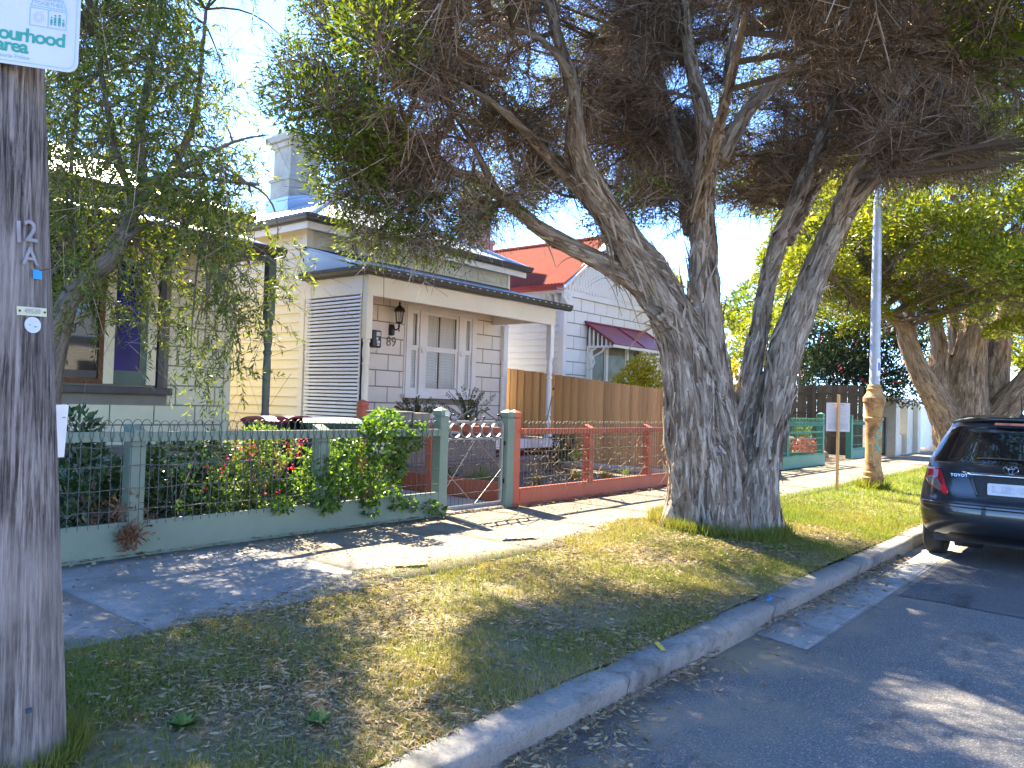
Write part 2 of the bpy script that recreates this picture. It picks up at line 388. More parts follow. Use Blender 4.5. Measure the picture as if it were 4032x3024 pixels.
# verge
vg = MB(); xs = list(np.arange(-3, 16, .16)) + [17, 18, 20, 23, 27, 32, 40, 60]; ys = list(np.arange(2.20, 4.50, .11))
vg.grid(lambda x, y: (x, y, gz(x, y) - (.03 if y > 4.25 else 0) + .014*noise.noise(Vector((x*1.7, y*1.7, 3))) + .006*noise.noise(Vector((x*7, y*7, 1)))), xs, ys)
tag(vg.build('grass_verge', VERGE, smooth=True), 'dry patchy grass verge between kerb and footpath', 'verge', kind='structure')
# footpath slabs
fp = MB(); fp.box(-4, 60, 4.02, 5.99, .1, .225)
fpo = tag(fp.build('footpath', SOIL), 'old concrete slab footpath along the garden fences', 'footpath', kind='structure')
sj = [-3.2, -1.4, .3, 2.04, 3.72, 5.42, 6.86, 8.3, 9.8, 11.5, 13.2, 15, 16.8, 18.6, 20.4, 22.2, 24, 26, 28, 31, 34, 38, 44, 60]
for i in range(len(sj)-1):
    b = MB(); g = .007; sk = -.16 if i < 4 else 0; nx, ny = 9, 9
    z0 = [random.uniform(-.004, .004) for _ in range(4)]
    us = [k/(nx-1) for k in range(nx)]; vv = [k/(ny-1) for k in range(ny)]
    def f(u, v):
        x = sj[i]+g + (sj[i+1]-sj[i]-2*g)*u; y = 4.05 + .05*noise.noise(Vector((x*1.5, 0, 0)))*(1-v) + 1.925*v - .0
        zz = .256 + .010*v + z0[0]*(1-u)*(1-v) + z0[1]*u*(1-v) + z0[2]*u*v + z0[3]*(1-u)*v
        edge = -.006 if (u in (0, 1) or v in (0, 1)) else 0
        return (x + (sk*(1-v)*.6 if i in (2, 3) and False else 0), y, zz+edge)
    b.grid(f, us, vv)
    o = solid(b.build('footpath_slab', SLAB1 if sj[i+1] < 3.8 else SLAB2, fpo, smooth=True), .05, -1)
spray([(5.50, 4.56, 0), (5.62, 4.50, 0), (5.80, 4.42, 0)], .10, BLUEP, fpo, .280)
spray([(4.00, 4.34, 0), (4.22, 4.22, 0)], .09, YELP, fpo, .278)
# gardens
def patch(name, x0, x1, y0, y1, z, mat, label, cat, amp=.03, st=.25):
    b = MB(); nx = max(2, int((x1-x0)/st)); ny = max(2, int((y1-y0)/st))
    b.grid(lambda x, y: (x, y, z + amp*noise.noise(Vector((x*2, y*2, z*9))) if x0 < x < x1 and y0 < y < y1 else z-.02), list(np.linspace(x0, x1, nx)), list(np.linspace(y0, y1, ny)))
    return tag(b.build(name, mat, smooth=True), label, cat, kind='structure')
patch('garden_soil', -4, 6.25, 6.04, 9.0, .31, SOIL, 'shaded soil bed behind the sage green fence', 'soil')
patch('garden_soil', 7.46, 12.86, 6.04, 9.0, .31, SOIL, 'dark mulched garden bed behind the red fence', 'soil')
patch('garden_soil', 12.95, 24.0, 6.2, 12, .28, SOIL, 'garden ground behind the bright green fence', 'soil', .02, .6)
pth = tag(MB().box(6.27, 7.40, 5.96, 12, .2, .281).build('garden_path', CONC, bevel=.01), 'sunlit concrete path leading in from the garden gate', 'path', kind='structure')
for q in (7.4, 8.9, 10.4): MB().box(6.29, 7.38, q, q+1.47, .27, .287).build('path_slab', CONC, pth, bevel=.006)
tag(MB().box(12.62, 12.80, 6.1, 10.3, .25, .40).build('garden_edging', RENDW, bevel=.02), 'pale concrete edging strip along the foot of the timber fence', 'edging', kind='structure')

# unseen other side of the street: verge, footpath and houses added to bounce sunlight
tag(MB().box(-40, 60, -11.2, -8.5, -.05, .16).build('grass_verge', VERGE), 'grass verge on the opposite side of the street', 'verge', kind='structure')
tag(MB().box(-40, 60, -13.0, -11.2, -.05, .20).build('footpath', SLAB2), 'footpath on the opposite side of the street', 'footpath', kind='structure')
tag(MB().box(-40, 60, -30, -13.0, -.05, .19).build('garden_soil', CONC), 'unseen pale paved yards across the street, added to bounce sunlight', 'yard', kind='structure')
for i, (x, mt) in enumerate(((-14, WARMW), (-5, CREAM), (4.5, COOLW), (14, RENDW), (23, WARMW))):
    t = thing('weatherboard_cottage', ['first', 'second', 'third', 'fourth', 'fifth'][i]+' unseen cottage across the street, added to bounce sunlight', 'house', (x, -17, .2)); x1 = x+7.6
    MB().box(x, x1, -26, -17, .19, 4.0).build('wall', mt, t); wq = MB().box(x+1, x+2.6, -17.0, -16.95, 1.2, 2.9).build('window', GLASSD, t); MB().box(x+3.4, x+4.3, -17, -16.94, .4, 2.6).build('door', REDP, t); MB().box(x+5.2, x+6.6, -17.0, -16.95, 1.2, 2.9).build('window', GLASSD, t)
    MB().prism([(x-.3, -16.6, 4.0), (x1+.3, -16.6, 4.0), (x1-3, -20.5, 5.9), (x+3, -20.5, 5.9)], (0, 0, .05)).build('roof', GALV, t)
    tag(MB().box(x-.6, x1+.8, -13.1, -13.02, .2, 1.2).build('picket_fence', COOLW), ['first', 'second', 'third', 'fourth', 'fifth'][i]+' unseen low white fence across the street, added to bounce sunlight', 'fence')
# ---- grass blades and litter (uncountable)
def blades(name, n, region, hmin, hmax, wd, mat, label, cat, dens=None, flat=False, zfn=gznp, lean=.7):
    P = region(n)
    x, y = P[:, 0], P[:, 1]; n = len(x); z = zfn(x, y)
    dist = np.hypot(x, y); a = rng.uniform(0, 2*np.pi, n)
    h = rng.uniform(hmin, hmax, n)*(1+.02*dist); wv = wd*(.6+.8*rng.random(n))*(1+.09*dist)
    if flat:
        tilt = rng.normal(0, .12, n); dx, dy, dz = np.cos(a)*h, np.sin(a)*h, tilt*h
        base = np.stack([x, y, z+.006+.012*rng.random(n)], 1)
    else:
        L = rng.random(n)**.6*lean*1.4; dx, dy, dz = np.cos(a)*h*L, np.sin(a)*h*L, h*np.sqrt(np.clip(1-L*L*.55, .1, 1))
        base = np.stack([x, y, z-.004], 1)
    d = np.stack([dx, dy, dz], 1); b2 = a+np.pi/2 + (rng.normal(0, .6, n) if not flat else 0)
    s = np.stack([np.cos(b2)*wv/2, np.sin(b2)*wv/2, (np.zeros(n) if not flat else rng.normal(0, .3, n)*wv)], 1)
    if flat:
        V = np.concatenate([base-d/2, base-s, base+d/2, base+s], 1).reshape(-1, 3); Fc = np.arange(4*n).reshape(-1, 4)
    else:
        V = np.concatenate([base-s, base+s, base+d], 1).reshape(-1, 3); Fc = np.arange(3*n).reshape(-1, 3)
    return tag(link(name, np_mesh(name, V, Fc, mat)), label, cat, kind='stuff')
def falloff(x0, x1, y0, y1, power=1.5, keep=None):
    def f(n):
        u = rng.random(n*2); x = x0 + (x1-x0)*u**power; y = rng.uniform(y0, y1, n*2)
        P = np.stack([x, y], 1)
        if keep is not None: P = P[keep(x, y)]
        return P[:n]
    return f
def cl(x, y, s, seed):
    return np.array([noise.noise(Vector((a*s, b*s, seed))) for a, b in zip(x, y)])
def keepg(x, y):
    edge = 4.16 + .10*np.sin(x*1.9) + .07*np.sin(x*5.3+1) + np.where((x > 3) & (x < 7.5), .10, 0)
    k = (y < edge + rng.normal(0, .05, len(x))) & (y > 2.17 + rng.normal(0, .03, len(x))+.02)
    c = cl(x, y, 1.6, 2.) + .6*cl(x, y, 5, 8.)
    k &= rng.random(len(x)) < np.clip(.62 + 1.0*c, .10, 1)
    k &= ~(((x-1.07)**2+(y-3.13)**2) < .03)
    k &= ~((np.abs(x-7.72) < .45) & (np.abs(y-3.45) < .40))
    return k
GRASS = leafmat('grass_blades', [(.34, .28, .12), (.25, .235, .075), (.16, .19, .04), (.10, .15, .025)], .35, .6, (1.4, 1.35, .5), .9, .2)
STRAW = leafmat('straw_litter', [(.10, .065, .035), (.23, .165, .085), (.33, .26, .15), (.40, .33, .21)], .15, .8, (1.2, 1.1, .8), None, .15)
blades('grass', 120000, falloff(.4, 11, 2.15, 4.45, 1.35, keepg), .018, .050, .0040, GRASS, 'short patchy grass on the verge near the kerb', 'grass')
def keepfar(x, y): return (y < 4.22+rng.normal(0, .04, len(x))) & ~(((x-14.44)**2+(y-3.69)**2) < .03)
GRASSL = leafmat('lush_grass_blades', [(.24, .24, .06), (.17, .22, .035), (.12, .19, .025)], .4, .6, (1.5, 1.5, .5), .9, .2)
blades('grass', 60000, falloff(9.2, 34, 2.2, 4.3, 1.5, keepfar), .03, .065, .0045, GRASSL, 'bright green grass around the lamp post', 'grass')
def tuft_region(n):
    ph = rng.uniform(0, 2*np.pi, n); rr = rng.normal(1, .07, n)
    return np.stack([TB[0]+.06+np.cos(ph)*.60*rr, TB[1]+np.sin(ph)*.66*rr], 1)
blades('grass', 7000, tuft_region, .05, .15, .005, GRASS, 'longer grass tufts round the foot of the paperbark tree', 'grass', lean=.5)
blades('grass', 2200, lambda n: np.stack([1.07+.20*np.cos(q := rng.uniform(0, 6.28, n))*rng.normal(1.05, .1, n), 3.12+.20*np.sin(q)*rng.normal(1.05, .1, n)], 1), .04, .12, .005, GRASS, 'grass tufts round the foot of the timber pole', 'grass')
blades('grass', 700, lambda n: np.stack([14.44+.22*np.cos(q := rng.uniform(0, 6.28, n))*rng.normal(1.0, .12, n), 3.69+.22*np.sin(q)*rng.normal(1.0, .12, n)], 1), .05, .22, .006, GRASSL, 'tall weeds round the lamp post base', 'grass')
def keepl(x, y):
    c = cl(x, y, 1.1, 5.) + .5*cl(x, y, 4, 9.)
    return (rng.random(len(x)) < np.clip(.55 + 1.1*c, .05, 1)) & (y < 4.25 + .12*np.sin(x*2.1) + rng.normal(0, .10, len(x)))
blades('leaf_litter', 52000, falloff(.4, 12, 2.18, 4.6, 1.5, keepl), .02, .065, .0055, STRAW, 'dry fallen leaves and straw scattered over the verge', 'leaf litter', flat=True)
def zroad(x, y): return np.full(len(x), .006) + np.clip((y-1.75)*.08, 0, .03)
def keepk(x, y):
    c = cl(x, y, 1.3, 4.); return rng.random(len(x)) < np.clip(1.5*np.exp(-(2.04-y)/np.where(x < 3.2, .22, .10))*(.7+1.2*c), 0, 1)
blades('leaf_litter', 9000, falloff(1.2, 9, 1.2, 2.04, 1.3, keepk), .02, .07, .007, STRAW, 'dry leaf litter gathered along the foot of the kerb', 'leaf litter', flat=True, zfn=zroad)
def zpath(x, y): return np.full(len(x), PZ+.004)
def keepf(x, y): return rng.random(len(x)) < np.exp(-(5.97-y)/.09)
blades('leaf_litter', 5000, falloff(1.5, 13, 5.3, 5.97, 1.2, keepf), .02, .07, .006, STRAW, 'dry leaves gathered along the fence plinths', 'leaf litter', flat=True, zfn=zpath)
blades('leaf_litter', 1500, falloff(1.5, 13, 4.2, 5.97, 1.2), .015, .05, .006, STRAW, 'stray leaves scattered on the footpath', 'leaf litter', flat=True, zfn=zpath)
def broadweed(x, y, n, L, label):
    V = []; Fc = []; z = gz(x, y)
    for i in range(n):
        a = i*2.4+random.random()*.4; l = L*random.uniform(.6, 1.1); e = random.uniform(.15, .6); d = Vector((math.cos(a), math.sin(a), e)).normalized(); s = Vector((-math.sin(a), math.cos(a), 0))*l*.22
        b = Vector((x, y, z+.005)); k = len(V); V += [b, b+d*l*.5-s, b+d*l, b+d*l*.5+s]; Fc.append((k, k+1, k+2, k+3))
    tag(link('weed_plant', np_mesh('weed_plant', V, Fc, WEED)), label, 'weed', 'broadleaf weeds in the verge')
WEED = leafmat('weed_leaf', [(.05, .12, .02), (.09, .19, .03)], .3, .5)
broadweed(2.15, 3.92, 16, .06, 'dark leafy weed beside the footpath edge on the left')
broadweed(1.62, 2.95, 60, .07, 'bushy grass-like weed clump nearest the timber pole')
broadweed(2.02, 2.62, 26, .08, 'bright green flat weed in the middle of the foreground verge')
broadweed(1.42, 2.36, 36, .07, 'pale leafy weed at the bottom of the verge')
# ================================================================ HOUSES
def corrugated(name, mat, eave0, eave1, up, hip0, hip1, length, parent, pitch=.09, amp=.011):
    """sheet whose ribs run up the slope: eave from eave0 to eave1, 'up' unit vector up the slope, hips eat hip0/hip1 m of eave per m of slope"""
    a = Vector(eave0); b = Vector(eave1); e = (b-a); W = e.length; e.normalize(); up = Vector(up).normalized(); nrm = e.cross(up)
    if nrm.z < 0: nrm = -nrm
    m = MB(); n = int(W/pitch*4); vs = []
    for i in range(n+1):
        u = W*i/n; L = length
        if hip0: L = min(L, u/hip0)
        if hip1: L = min(L, (W-u)/hip1)
        d = nrm*amp*math.sin(i*math.pi/2); L = max(L, .003)
        vs += [a+e*u+d, a+e*u+up*L+d]
    m.add(vs, [(2*i, 2*i+2, 2*i+3, 2*i+1) for i in range(n)])
    return m.build(name, mat, parent, smooth=True, ang=80)
def weatherboards(n, x, y0, y1, z0, pitch, mat, parent):
    """lapped boards on a wall that faces -x"""
    m = MB(); m.prism([(-.040, 0, 0), (-.038, 0, .012), (-.010, 0, pitch+.004), (.004, 0, pitch+.004), (.004, 0, .018), (-.020, 0, 0)], (0, y1-y0, 0))
    me = m.mesh('weatherboard', mat)
    for i in range(n):
        o = bpy.data.objects.new('weatherboard', me); COL.objects.link(o)
        o.location = (x + random.uniform(-.002, .002), y0, z0+i*pitch); o.rotation_euler.x = random.uniform(-.0006, .0006); attach(o, parent)
def ashlar(parent, x0, x1, z0, course, block, rows, y, mat, holes=(), ph=0, gap=.008, th=.014):
    """grooved imitation-stone blocks on a wall that faces -y"""
    cache = {}
    for r in range(rows):
        za, zb = z0+r*course, z0+(r+1)*course
        x = x0 - (block*(.5 if (r+ph) % 2 else 0)); spans = []
        while x < x1:
            a, b = max(x, x0), min(x+block, x1); x += block
            if b-a < .04: continue
            segs = [(a, b)]
            for (hx0, hx1, hz0, hz1) in holes:
                if zb <= hz0+.01 or za >= hz1-.01: continue
                ns = []
                for (p, q) in segs:
                    if q <= hx0 or p >= hx1: ns.append((p, q)); continue
                    if p < hx0: ns.append((p, hx0))
                    if q > hx1: ns.append((hx1, q))
                segs = ns
            for (p, q) in segs:
                if q-p < .05: continue
                zz0, zz1 = za, zb
                for (hx0, hx1, hz0, hz1) in holes:
                    if q > hx0+.01 and p < hx1-.01:
                        if zz0 < hz1 < zz1: zz0 = hz1
                        if zz0 < hz0 < zz1: zz1 = hz0
                key = (round(q-p, 3), round(zz1-zz0, 3))
                if key not in cache:
                    w, h = key; g = gap; c = .004
                    mb = MB(); mb.add([(g, 0, g), (w-g, 0, g), (w-g, 0, h-g), (g, 0, h-g), (g+c, -th, g+c), (w-g-c, -th, g+c), (w-g-c, -th, h-g-c), (g+c, -th, h-g-c)],
                                      [(4, 5, 6, 7), (0, 1, 5, 4), (1, 2, 6, 5), (2, 3, 7, 6), (3, 0, 4, 7)])
                    cache[key] = mb.mesh('ashlar_block', mat)
                o = bpy.data.objects.new('ashlar_block', cache[key]); COL.objects.link(o)
                o.location = (p, y+random.uniform(-.0015, .0015), zz0); attach(o, parent)
POST = [(.050, 0), (.050, .02), (.062, .03), (.062, .05), (.045, .07), (.040, .09), (.055, .13), (.058, .18), (.046, .24), (.040, .27), (.055, .29), (.055, .31), (.048, .33),
        (.048, .34), (.052, .6), (.053, .75), (.047, .88), (.044, .90), (.057, .92), (.057, .94), (.043, .96), (.043, .98), (.055, 1.02), (.060, 1.08), (.056, 1.14), (.044, 1.18), (.044, 1.20), (.056, 1.22), (.056, 1.245), (.046, 1.26)]
def turned_post(x, y, z0, z1, mat, parent, sq=.055, zs=None):
    zs = zs or (z1-.72); b0 = z0+.10
    m = MB(); m.box(x-sq, x+sq, y-sq, y+sq, z0, b0); sc = (zs-b0)/1.26
    m.lathe((x, y, b0), [(r*sq/.055, z*sc) for r, z in POST], 16); m.box(x-sq, x+sq, y-sq, y+sq, zs, z1)
    return m.build('post', mat, parent, smooth=True, bevel=0)
def gutter(pts, mat, parent, name='gutter', h=.115, d=.11):
    """quad gutter along pts, outside on the right-hand side of travel"""
    prof = [(0, 0), (.05*d/.11, 0), (.085*d/.11, .02), (d*.9, h*.55), (d, h*.6), (d, h), (d-.012, h), (d-.014, h*.7), (0, h*.7)]
    P = [Vector(p) for p in pts]; n = len(P); m = MB(); k = len(prof); vs = []
    for i, p in enumerate(P):
        d0 = (P[i]-P[i-1]).normalized() if i else None; d1 = (P[i+1]-P[i]).normalized() if i < n-1 else None
        s0 = Vector((d0.y, -d0.x, 0)) if d0 else None; s1 = Vector((d1.y, -d1.x, 0)) if d1 else None
        if s0 and s1: s = (s0+s1); s = s/(s.length_squared/2)
        else: s = s0 or s1
        for (o, z) in prof: vs.append(p + s*o + Vector((0, 0, z)))
    fs = [(i*k+j, i*k+(j+1) % k, (i+1)*k+(j+1) % k, (i+1)*k+j) for i in range(n-1) for j in range(k)] + [tuple(range(k)), tuple(range(n*k-1, (n-1)*k-1, -1))]
    m.add(vs, fs); return m.build(name, mat, parent)
def roundel(x, y, z, r, mat, parent, name='roundel'):
    m = MB(); prof = [(r, 0), (r, .012), (r*.86, .020), (r*.72, .012), (r*.62, .010), (r*.5, .018), (r*.34, .022), (.001, .024)]
    vs = []; n = 20; k = len(prof)
    for (rr, d) in prof:
        for i in range(n): a = 2*math.pi*i/n; vs.append((x+rr*math.cos(a), y-d, z+rr*math.sin(a)))
    m.add(vs, [(j*n+i, j*n+(i+1) % n, (j+1)*n+(i+1) % n, (j+1)*n+i) for j in range(k-1) for i in range(n)])
    return m.build(name, mat, parent, smooth=True, ang=50)

# ---------------------------------------------------------------- house 89 (white verandah cottage)
H = thing('weatherboard_cottage', 'white single-storey cottage with verandah, slatted screen and number 89', 'house', (10, 10.5, .3))
X0, X1, WY, VY = 7.55, 12.55, 10.46, 8.97; DZ = .86
sw = MB().box(X0+.004, X0+.12, WY+.02, 20, .3, 4.3).build('side_wall', CREAM, H)
weatherboards(25, X0, WY+.10, 19.5, .46, .150, CREAM, sw)
MB().box(X0-.046, X0+.07, WY-.020, WY+.10, .35, 4.24).build('corner_board', WARMW, H, bevel=.004)
fw = MB().box(X0+.072, 9.72, WY, WY+.12, .35, 3.84).build('front_wall', JOINT, H)
for q in ((11.56, X1, .35, 3.84), (9.722, 11.558, .35, 1.60), (9.722, 11.558, 3.24, 3.84)): MB().box(q[0], q[1], WY, WY+.12, q[2], q[3]).build('front_wall_panel', JOINT, H)
ashlar(fw, X0+.08, X1-.02, DZ+.02, .285, .56, 10, WY, WARMW, holes=((9.70, 11.58, 1.56, 3.29),))
MB().box(X1-.02, X1+.06, WY-.03, WY+.1, .35, 4.2).build('corner_board', WHITE, H, bevel=.004)
MB().box(X1-.05, X1+.05, WY+.13, 19.5, .35, 4.2).build('rear_side_wall', COOLW, H)
# frieze with panels and roundels
fz = MB().box(X0+.072, X1+.0, WY-.004, WY+.1, 3.842, 4.26).build('frieze', FRIEZE, H)
MB().box(X0-.03, X1+.06, WY-.045, WY-.006, 4.20, 4.27).build('frieze_moulding', FRIEZE, fz)
npan = 5; step = (X1-X0-.2)/npan
for i in range(npan):
    xa = X0+.22+i*step; xb = xa+step-.34; z0, z1 = 3.955, 4.12
    m = MB(); m.add([(xa, WY-.004, z0), (xb, WY-.004, z0), (xb, WY-.004, z1), (xa, WY-.004, z1), (xa+.012, WY-.022, z0+.012), (xb-.012, WY-.022, z0+.012), (xb-.012, WY-.022, z1-.012), (xa+.012, WY-.022, z1-.012),
                     (xa+.03, WY-.022, z0+.03), (xb-.03, WY-.022, z0+.03), (xb-.03, WY-.022, z1-.03), (xa+.03, WY-.022, z1-.03), (xa+.05, WY-.008, z0+.05), (xb-.05, WY-.008, z0+.05), (xb-.05, WY-.008, z1-.05), (xa+.05, WY-.008, z1-.05)],
                    [(0,1,5,4),(1,2,6,5),(2,3,7,6),(3,0,4,7),(4,5,9,8),(5,6,10,9),(6,7,11,10),(7,4,8,11),(8,9,13,12),(9,10,14,13),(10,11,15,14),(11,8,12,15),(12,13,14,15)])
    m.build('frieze_panel', FRIEZE, fz)
    roundel(xb+.165, WY-.004, 4.04, .075, FRIEZE, fz)
# eaves, gutters, roof
EX0, EX1, EY, EZ = 7.30, 12.80, 10.16, 4.26
MB().box(EX0+.02, EX1-.02, EY+.02, WY-.05, EZ-.035, EZ-.005).build('soffit', WARMW, H)
MB().box(EX0+.02, X0+.01, WY-.05, 19.5, EZ-.035, EZ-.005).build('soffit', WARMW, H)
MB().box(EX0-.002, EX1+.002, EY-.004, EY+.02, EZ-.12, EZ+.03).box(EX0-.004, EX0+.02, EY+.02, 19.5, EZ-.12, EZ+.03).build('fascia', WARMW, H)
gutter([(EX0-.006, 19.5, EZ-.01), (EX0-.006, EY-.006, EZ-.01), (EX1+.006, EY-.006, EZ-.01), (EX1+.006, 12, EZ-.01)], GUTTER, H)
s = .50; half = (EX1-EX0)/2; RX = (EX0+EX1)/2; RZ = EZ+.06+half*s; sl_ = math.hypot(1, s)
rf = corrugated('roof', GALV, (EX0-.04, EY-.04, EZ+.06), (EX1+.04, EY-.04, EZ+.06), (0, 1, s), 1/sl_, 1/sl_, (half+.04)*sl_, H)
corrugated('roof_slope', GALV, (EX0-.04, 20, EZ+.06), (EX0-.04, EY-.04, EZ+.06), (1, 0, s), 0, 1/sl_, (half+.04)*sl_, rf)
corrugated('roof_slope', GALV, (EX1+.04, EY-.04, EZ+.06), (EX1+.04, 20, EZ+.06), (-1, 0, s), 1/sl_, 0, (half+.04)*sl_, rf)
c0 = Vector((RX, EY+half, RZ+.02))
for e in (Vector((EX0-.04, EY-.04, EZ+.07)), Vector((EX1+.04, EY-.04, EZ+.07)), Vector((RX, 20, RZ+.02))):
    MB().tube([e, c0], .055, 8).build('ridge_cap', FLASH, rf)
# chimney of 89
ck = MB(); ck.box(8.95, 9.75, 13.1, 13.75, 4.8, 5.80); ck.box(8.99, 9.71, 13.14, 13.71, 5.80, 6.5)
cko = ck.build('chimney', RENDER, H, bevel=.012)
for q in ((8.92, 9.78, 13.07, 13.78, 5.78, 5.85), (8.93, 9.77, 13.08, 13.77, 6.46, 6.56), (8.86, 9.84, 13.01, 13.84, 6.562, 6.69), (8.94, 9.76, 13.09, 13.76, 6.692, 6.76)): MB().box(*q).build('chimney_moulding', RENDER, cko, bevel=.015)
MB().prism([(8.90, 13.05, 5.05), (9.80, 13.05, 5.5), (9.80, 13.05, 5.66), (8.90, 13.05, 5.42)], (0, .76, 0)).build('flashing', FLASH, cko)
# verandah
vr = corrugated('verandah_roof', GALV, (7.43, 8.86, 3.44), (12.56, 8.86, 3.44), (0, 1.58, .43), 0, 0, math.hypot(1.58, .43), H)
solid(vr, .006)
MB().box(7.44, 12.55, WY-.06, WY-.01, 3.84, 3.90).build('roof_flashing', GUTTER, H)
gutter([(7.47, WY-.02, 3.345), (7.47, 8.87, 3.345), (12.56, 8.87, 3.345)], GUTTER, H, 'verandah_gutter')
sm = MB()
for i in range(26):
    x = 7.75+i*.185; sm.box(x, x+.045, 8.756, 8.759, 3.416, 3.428)
sm.build('gutter_slots', SHUT, H)
gi = MB(); gi.prism([(7.475, 8.93, 3.43), (7.475, WY-.02, 3.43), (7.475, WY-.02, 3.83)], (.03, 0, 0)); gi.build('gable_infill', FLASH, H)
gj = MB(); gj.prism([(7.466, 8.90, 3.455), (7.466, 8.90, 3.50), (7.466, WY-.02, 3.90), (7.466, WY-.02, 3.80)], (.008, 0, 0)); gj.build('gable_capping', FLASH, H)
MB().box(7.51, 12.20, 8.92, 9.03, 3.04, 3.345).build('verandah_beam', CREAM, H, bevel=.006)
MB().box(7.495, 7.60, 9.032, WY-.02, 3.06, 3.345).build('verandah_beam', WARMW, H, bevel=.006)
MB().box(12.08, 12.19, 9.032, WY-.02, 3.10, 3.345).build('verandah_beam', WARMW, H, bevel=.006)
MB().box(7.62, 12.06, 9.04, WY-.02, 3.30, 3.335).build('verandah_ceiling', WARMW, H)
turned_post(7.56, 8.975, DZ, 3.04, CREAM, H, .055, 2.40); turned_post(12.12, 8.975, DZ, 3.04, WHITE, H, .055, 2.40)
turned_post(7.545, WY-.09, DZ, 3.06, CREAM, H, .045, 2.40); turned_post(12.42, WY-.065, DZ, 3.10, WHITE, H, .05, 2.40)
sc = MB().box(7.50, 7.52, 9.05, 9.075, .95, 3.06).build('slat_screen', WHITE, H); MB().box(7.50, 7.52, 10.28, 10.305, .95, 3.06).build('batten', WHITE, sc)
me = MB().box(-.008, .008, 0, 1.30, -.019, .019).mesh('slat', WHITE)
for i in range(37):
    o = bpy.data.objects.new('slat', me); COL.objects.link(o); o.location = (7.486, 9.035, .98+i*.0565)
    o.rotation_euler = (random.uniform(-.004, .004), .5, 0); attach(o, sc)
MB().box(7.535, 7.55, 9.04, 10.33, .90, 3.05).build('shade_cloth', NAVY, sc)
dk = MB().box(7.50, 12.40, 8.90, WY, DZ-.035, DZ).build('verandah_deck', DECKW, H)
MB().box(7.50, 12.40, 8.875, 8.898, DZ-.17, DZ+.005).build('deck_fascia', WHITE, dk, bevel=.004)
MB().box(8.0, 11.9, 8.45, 8.86, .52, .56).build('step', DECKW, dk, bevel=.005)
MB().box(8.02, 11.88, 8.50, 8.52, .30, .52).build('step_riser', GREYWOOD, dk)
MB().box(7.55, 12.36, 8.97, 9.0, .28, DZ-.17).build('deck_skirt', M('dark_red_boards', (.09, .02, .02), None, 4, .7), dk)
# window of 89
wx0, wx1, wz0, wz1 = 9.70, 11.58, 1.62, 3.26
wn = MB()
for (a, b) in ((wx0, wx0+.11), (wx0+.33, wx0+.50), (wx1-.50, wx1-.33), (wx1-.11, wx1)): wn.box(a, b, WY-.055, WY+.02, wz0, wz1-.1)
wn.box(wx0, wx1, WY-.056, WY+.02, wz1-.1, wz1)
wno = wn.build('window', WHITE, H, bevel=.006)
MB().box(wx0-.07, wx1+.07, WY-.13, WY-.002, 1.55, 1.62).build('sill', WHITE, wno, bevel=.006)
for (a, b) in ((wx0-.03, wx0-.002), (wx1+.002, wx1+.03)): MB().box(a, b, WY-.036, WY-.002, wz0, wz1+.03).build('architrave', WHITE, wno)
MB().box(wx0-.002, wx1+.002, WY-.034, WY-.002, wz1+.002, wz1+.04).build('architrave', WHITE, wno)
cxs = [(wx0+.11, wx0+.33, .055), (wx0+.50, wx1-.50, .05), (wx1-.33, wx1-.11, .055)]
for (a, b, fr) in cxs:
    mid = 2.47
    up = MB().box(a, a+fr, WY-.03, WY, mid, wz1-.1).box(b-fr, b, WY-.03, WY, mid, wz1-.1).box(a+fr, b-fr, WY-.03, WY, wz1-.16, wz1-.1).box(a+fr, b-fr, WY-.03, WY, mid, mid+.05).build('upper_sash', WHITE, wno)
    lo = MB().box(a, a+fr, WY-.012, WY+.018, wz0, mid).box(b-fr, b, WY-.012, WY+.018, wz0, mid).box(a+fr, b-fr, WY-.012, WY+.018, wz0, wz0+.12).box(a+fr, b-fr, WY-.012, WY+.018, mid-.04, mid).build('lower_sash', WHITE, wno)
    MB().box(a+fr, b-fr, WY-.012, WY-.008, mid+.05, wz1-.16).build('pane', GLASSC, wno)
    MB().box(a+fr, b-fr, WY+.002, WY+.006, wz0+.12, mid-.04).build('pane', GLASSC, wno)
    lw = (b-a-2*fr); sp = [(a+fr, b-fr)] if lw < .3 else [(a+fr, a+fr+lw*.42), (a+fr+lw*.48, b-fr)]
    for (p, q) in sp:
        MB().box(p, p+.03, WY+.020, WY+.045, wz0+.05, wz1-.12).box(q-.03, q, WY+.020, WY+.045, wz0+.05, wz1-.12).build('shutter_frame', SHUT, wno)
        me = MB().box(.03, q-p-.03, -.003, .003, -.030, .030).mesh('louvre', SHUT)
        for i in range(27):
            o = bpy.data.objects.new('louvre', me); COL.objects.link(o); o.location = (p, WY+.034, wz0+.12+i*.0555); o.rotation_euler.x = -.22 if wz0+.12+i*.0555 > 2.45 else -.45; attach(o, wno)
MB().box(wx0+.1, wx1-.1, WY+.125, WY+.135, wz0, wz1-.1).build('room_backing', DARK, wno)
for x in (wx0+.415, wx1-.415): roundel(x, WY-.056, 2.44, .062, WHITE, wno)
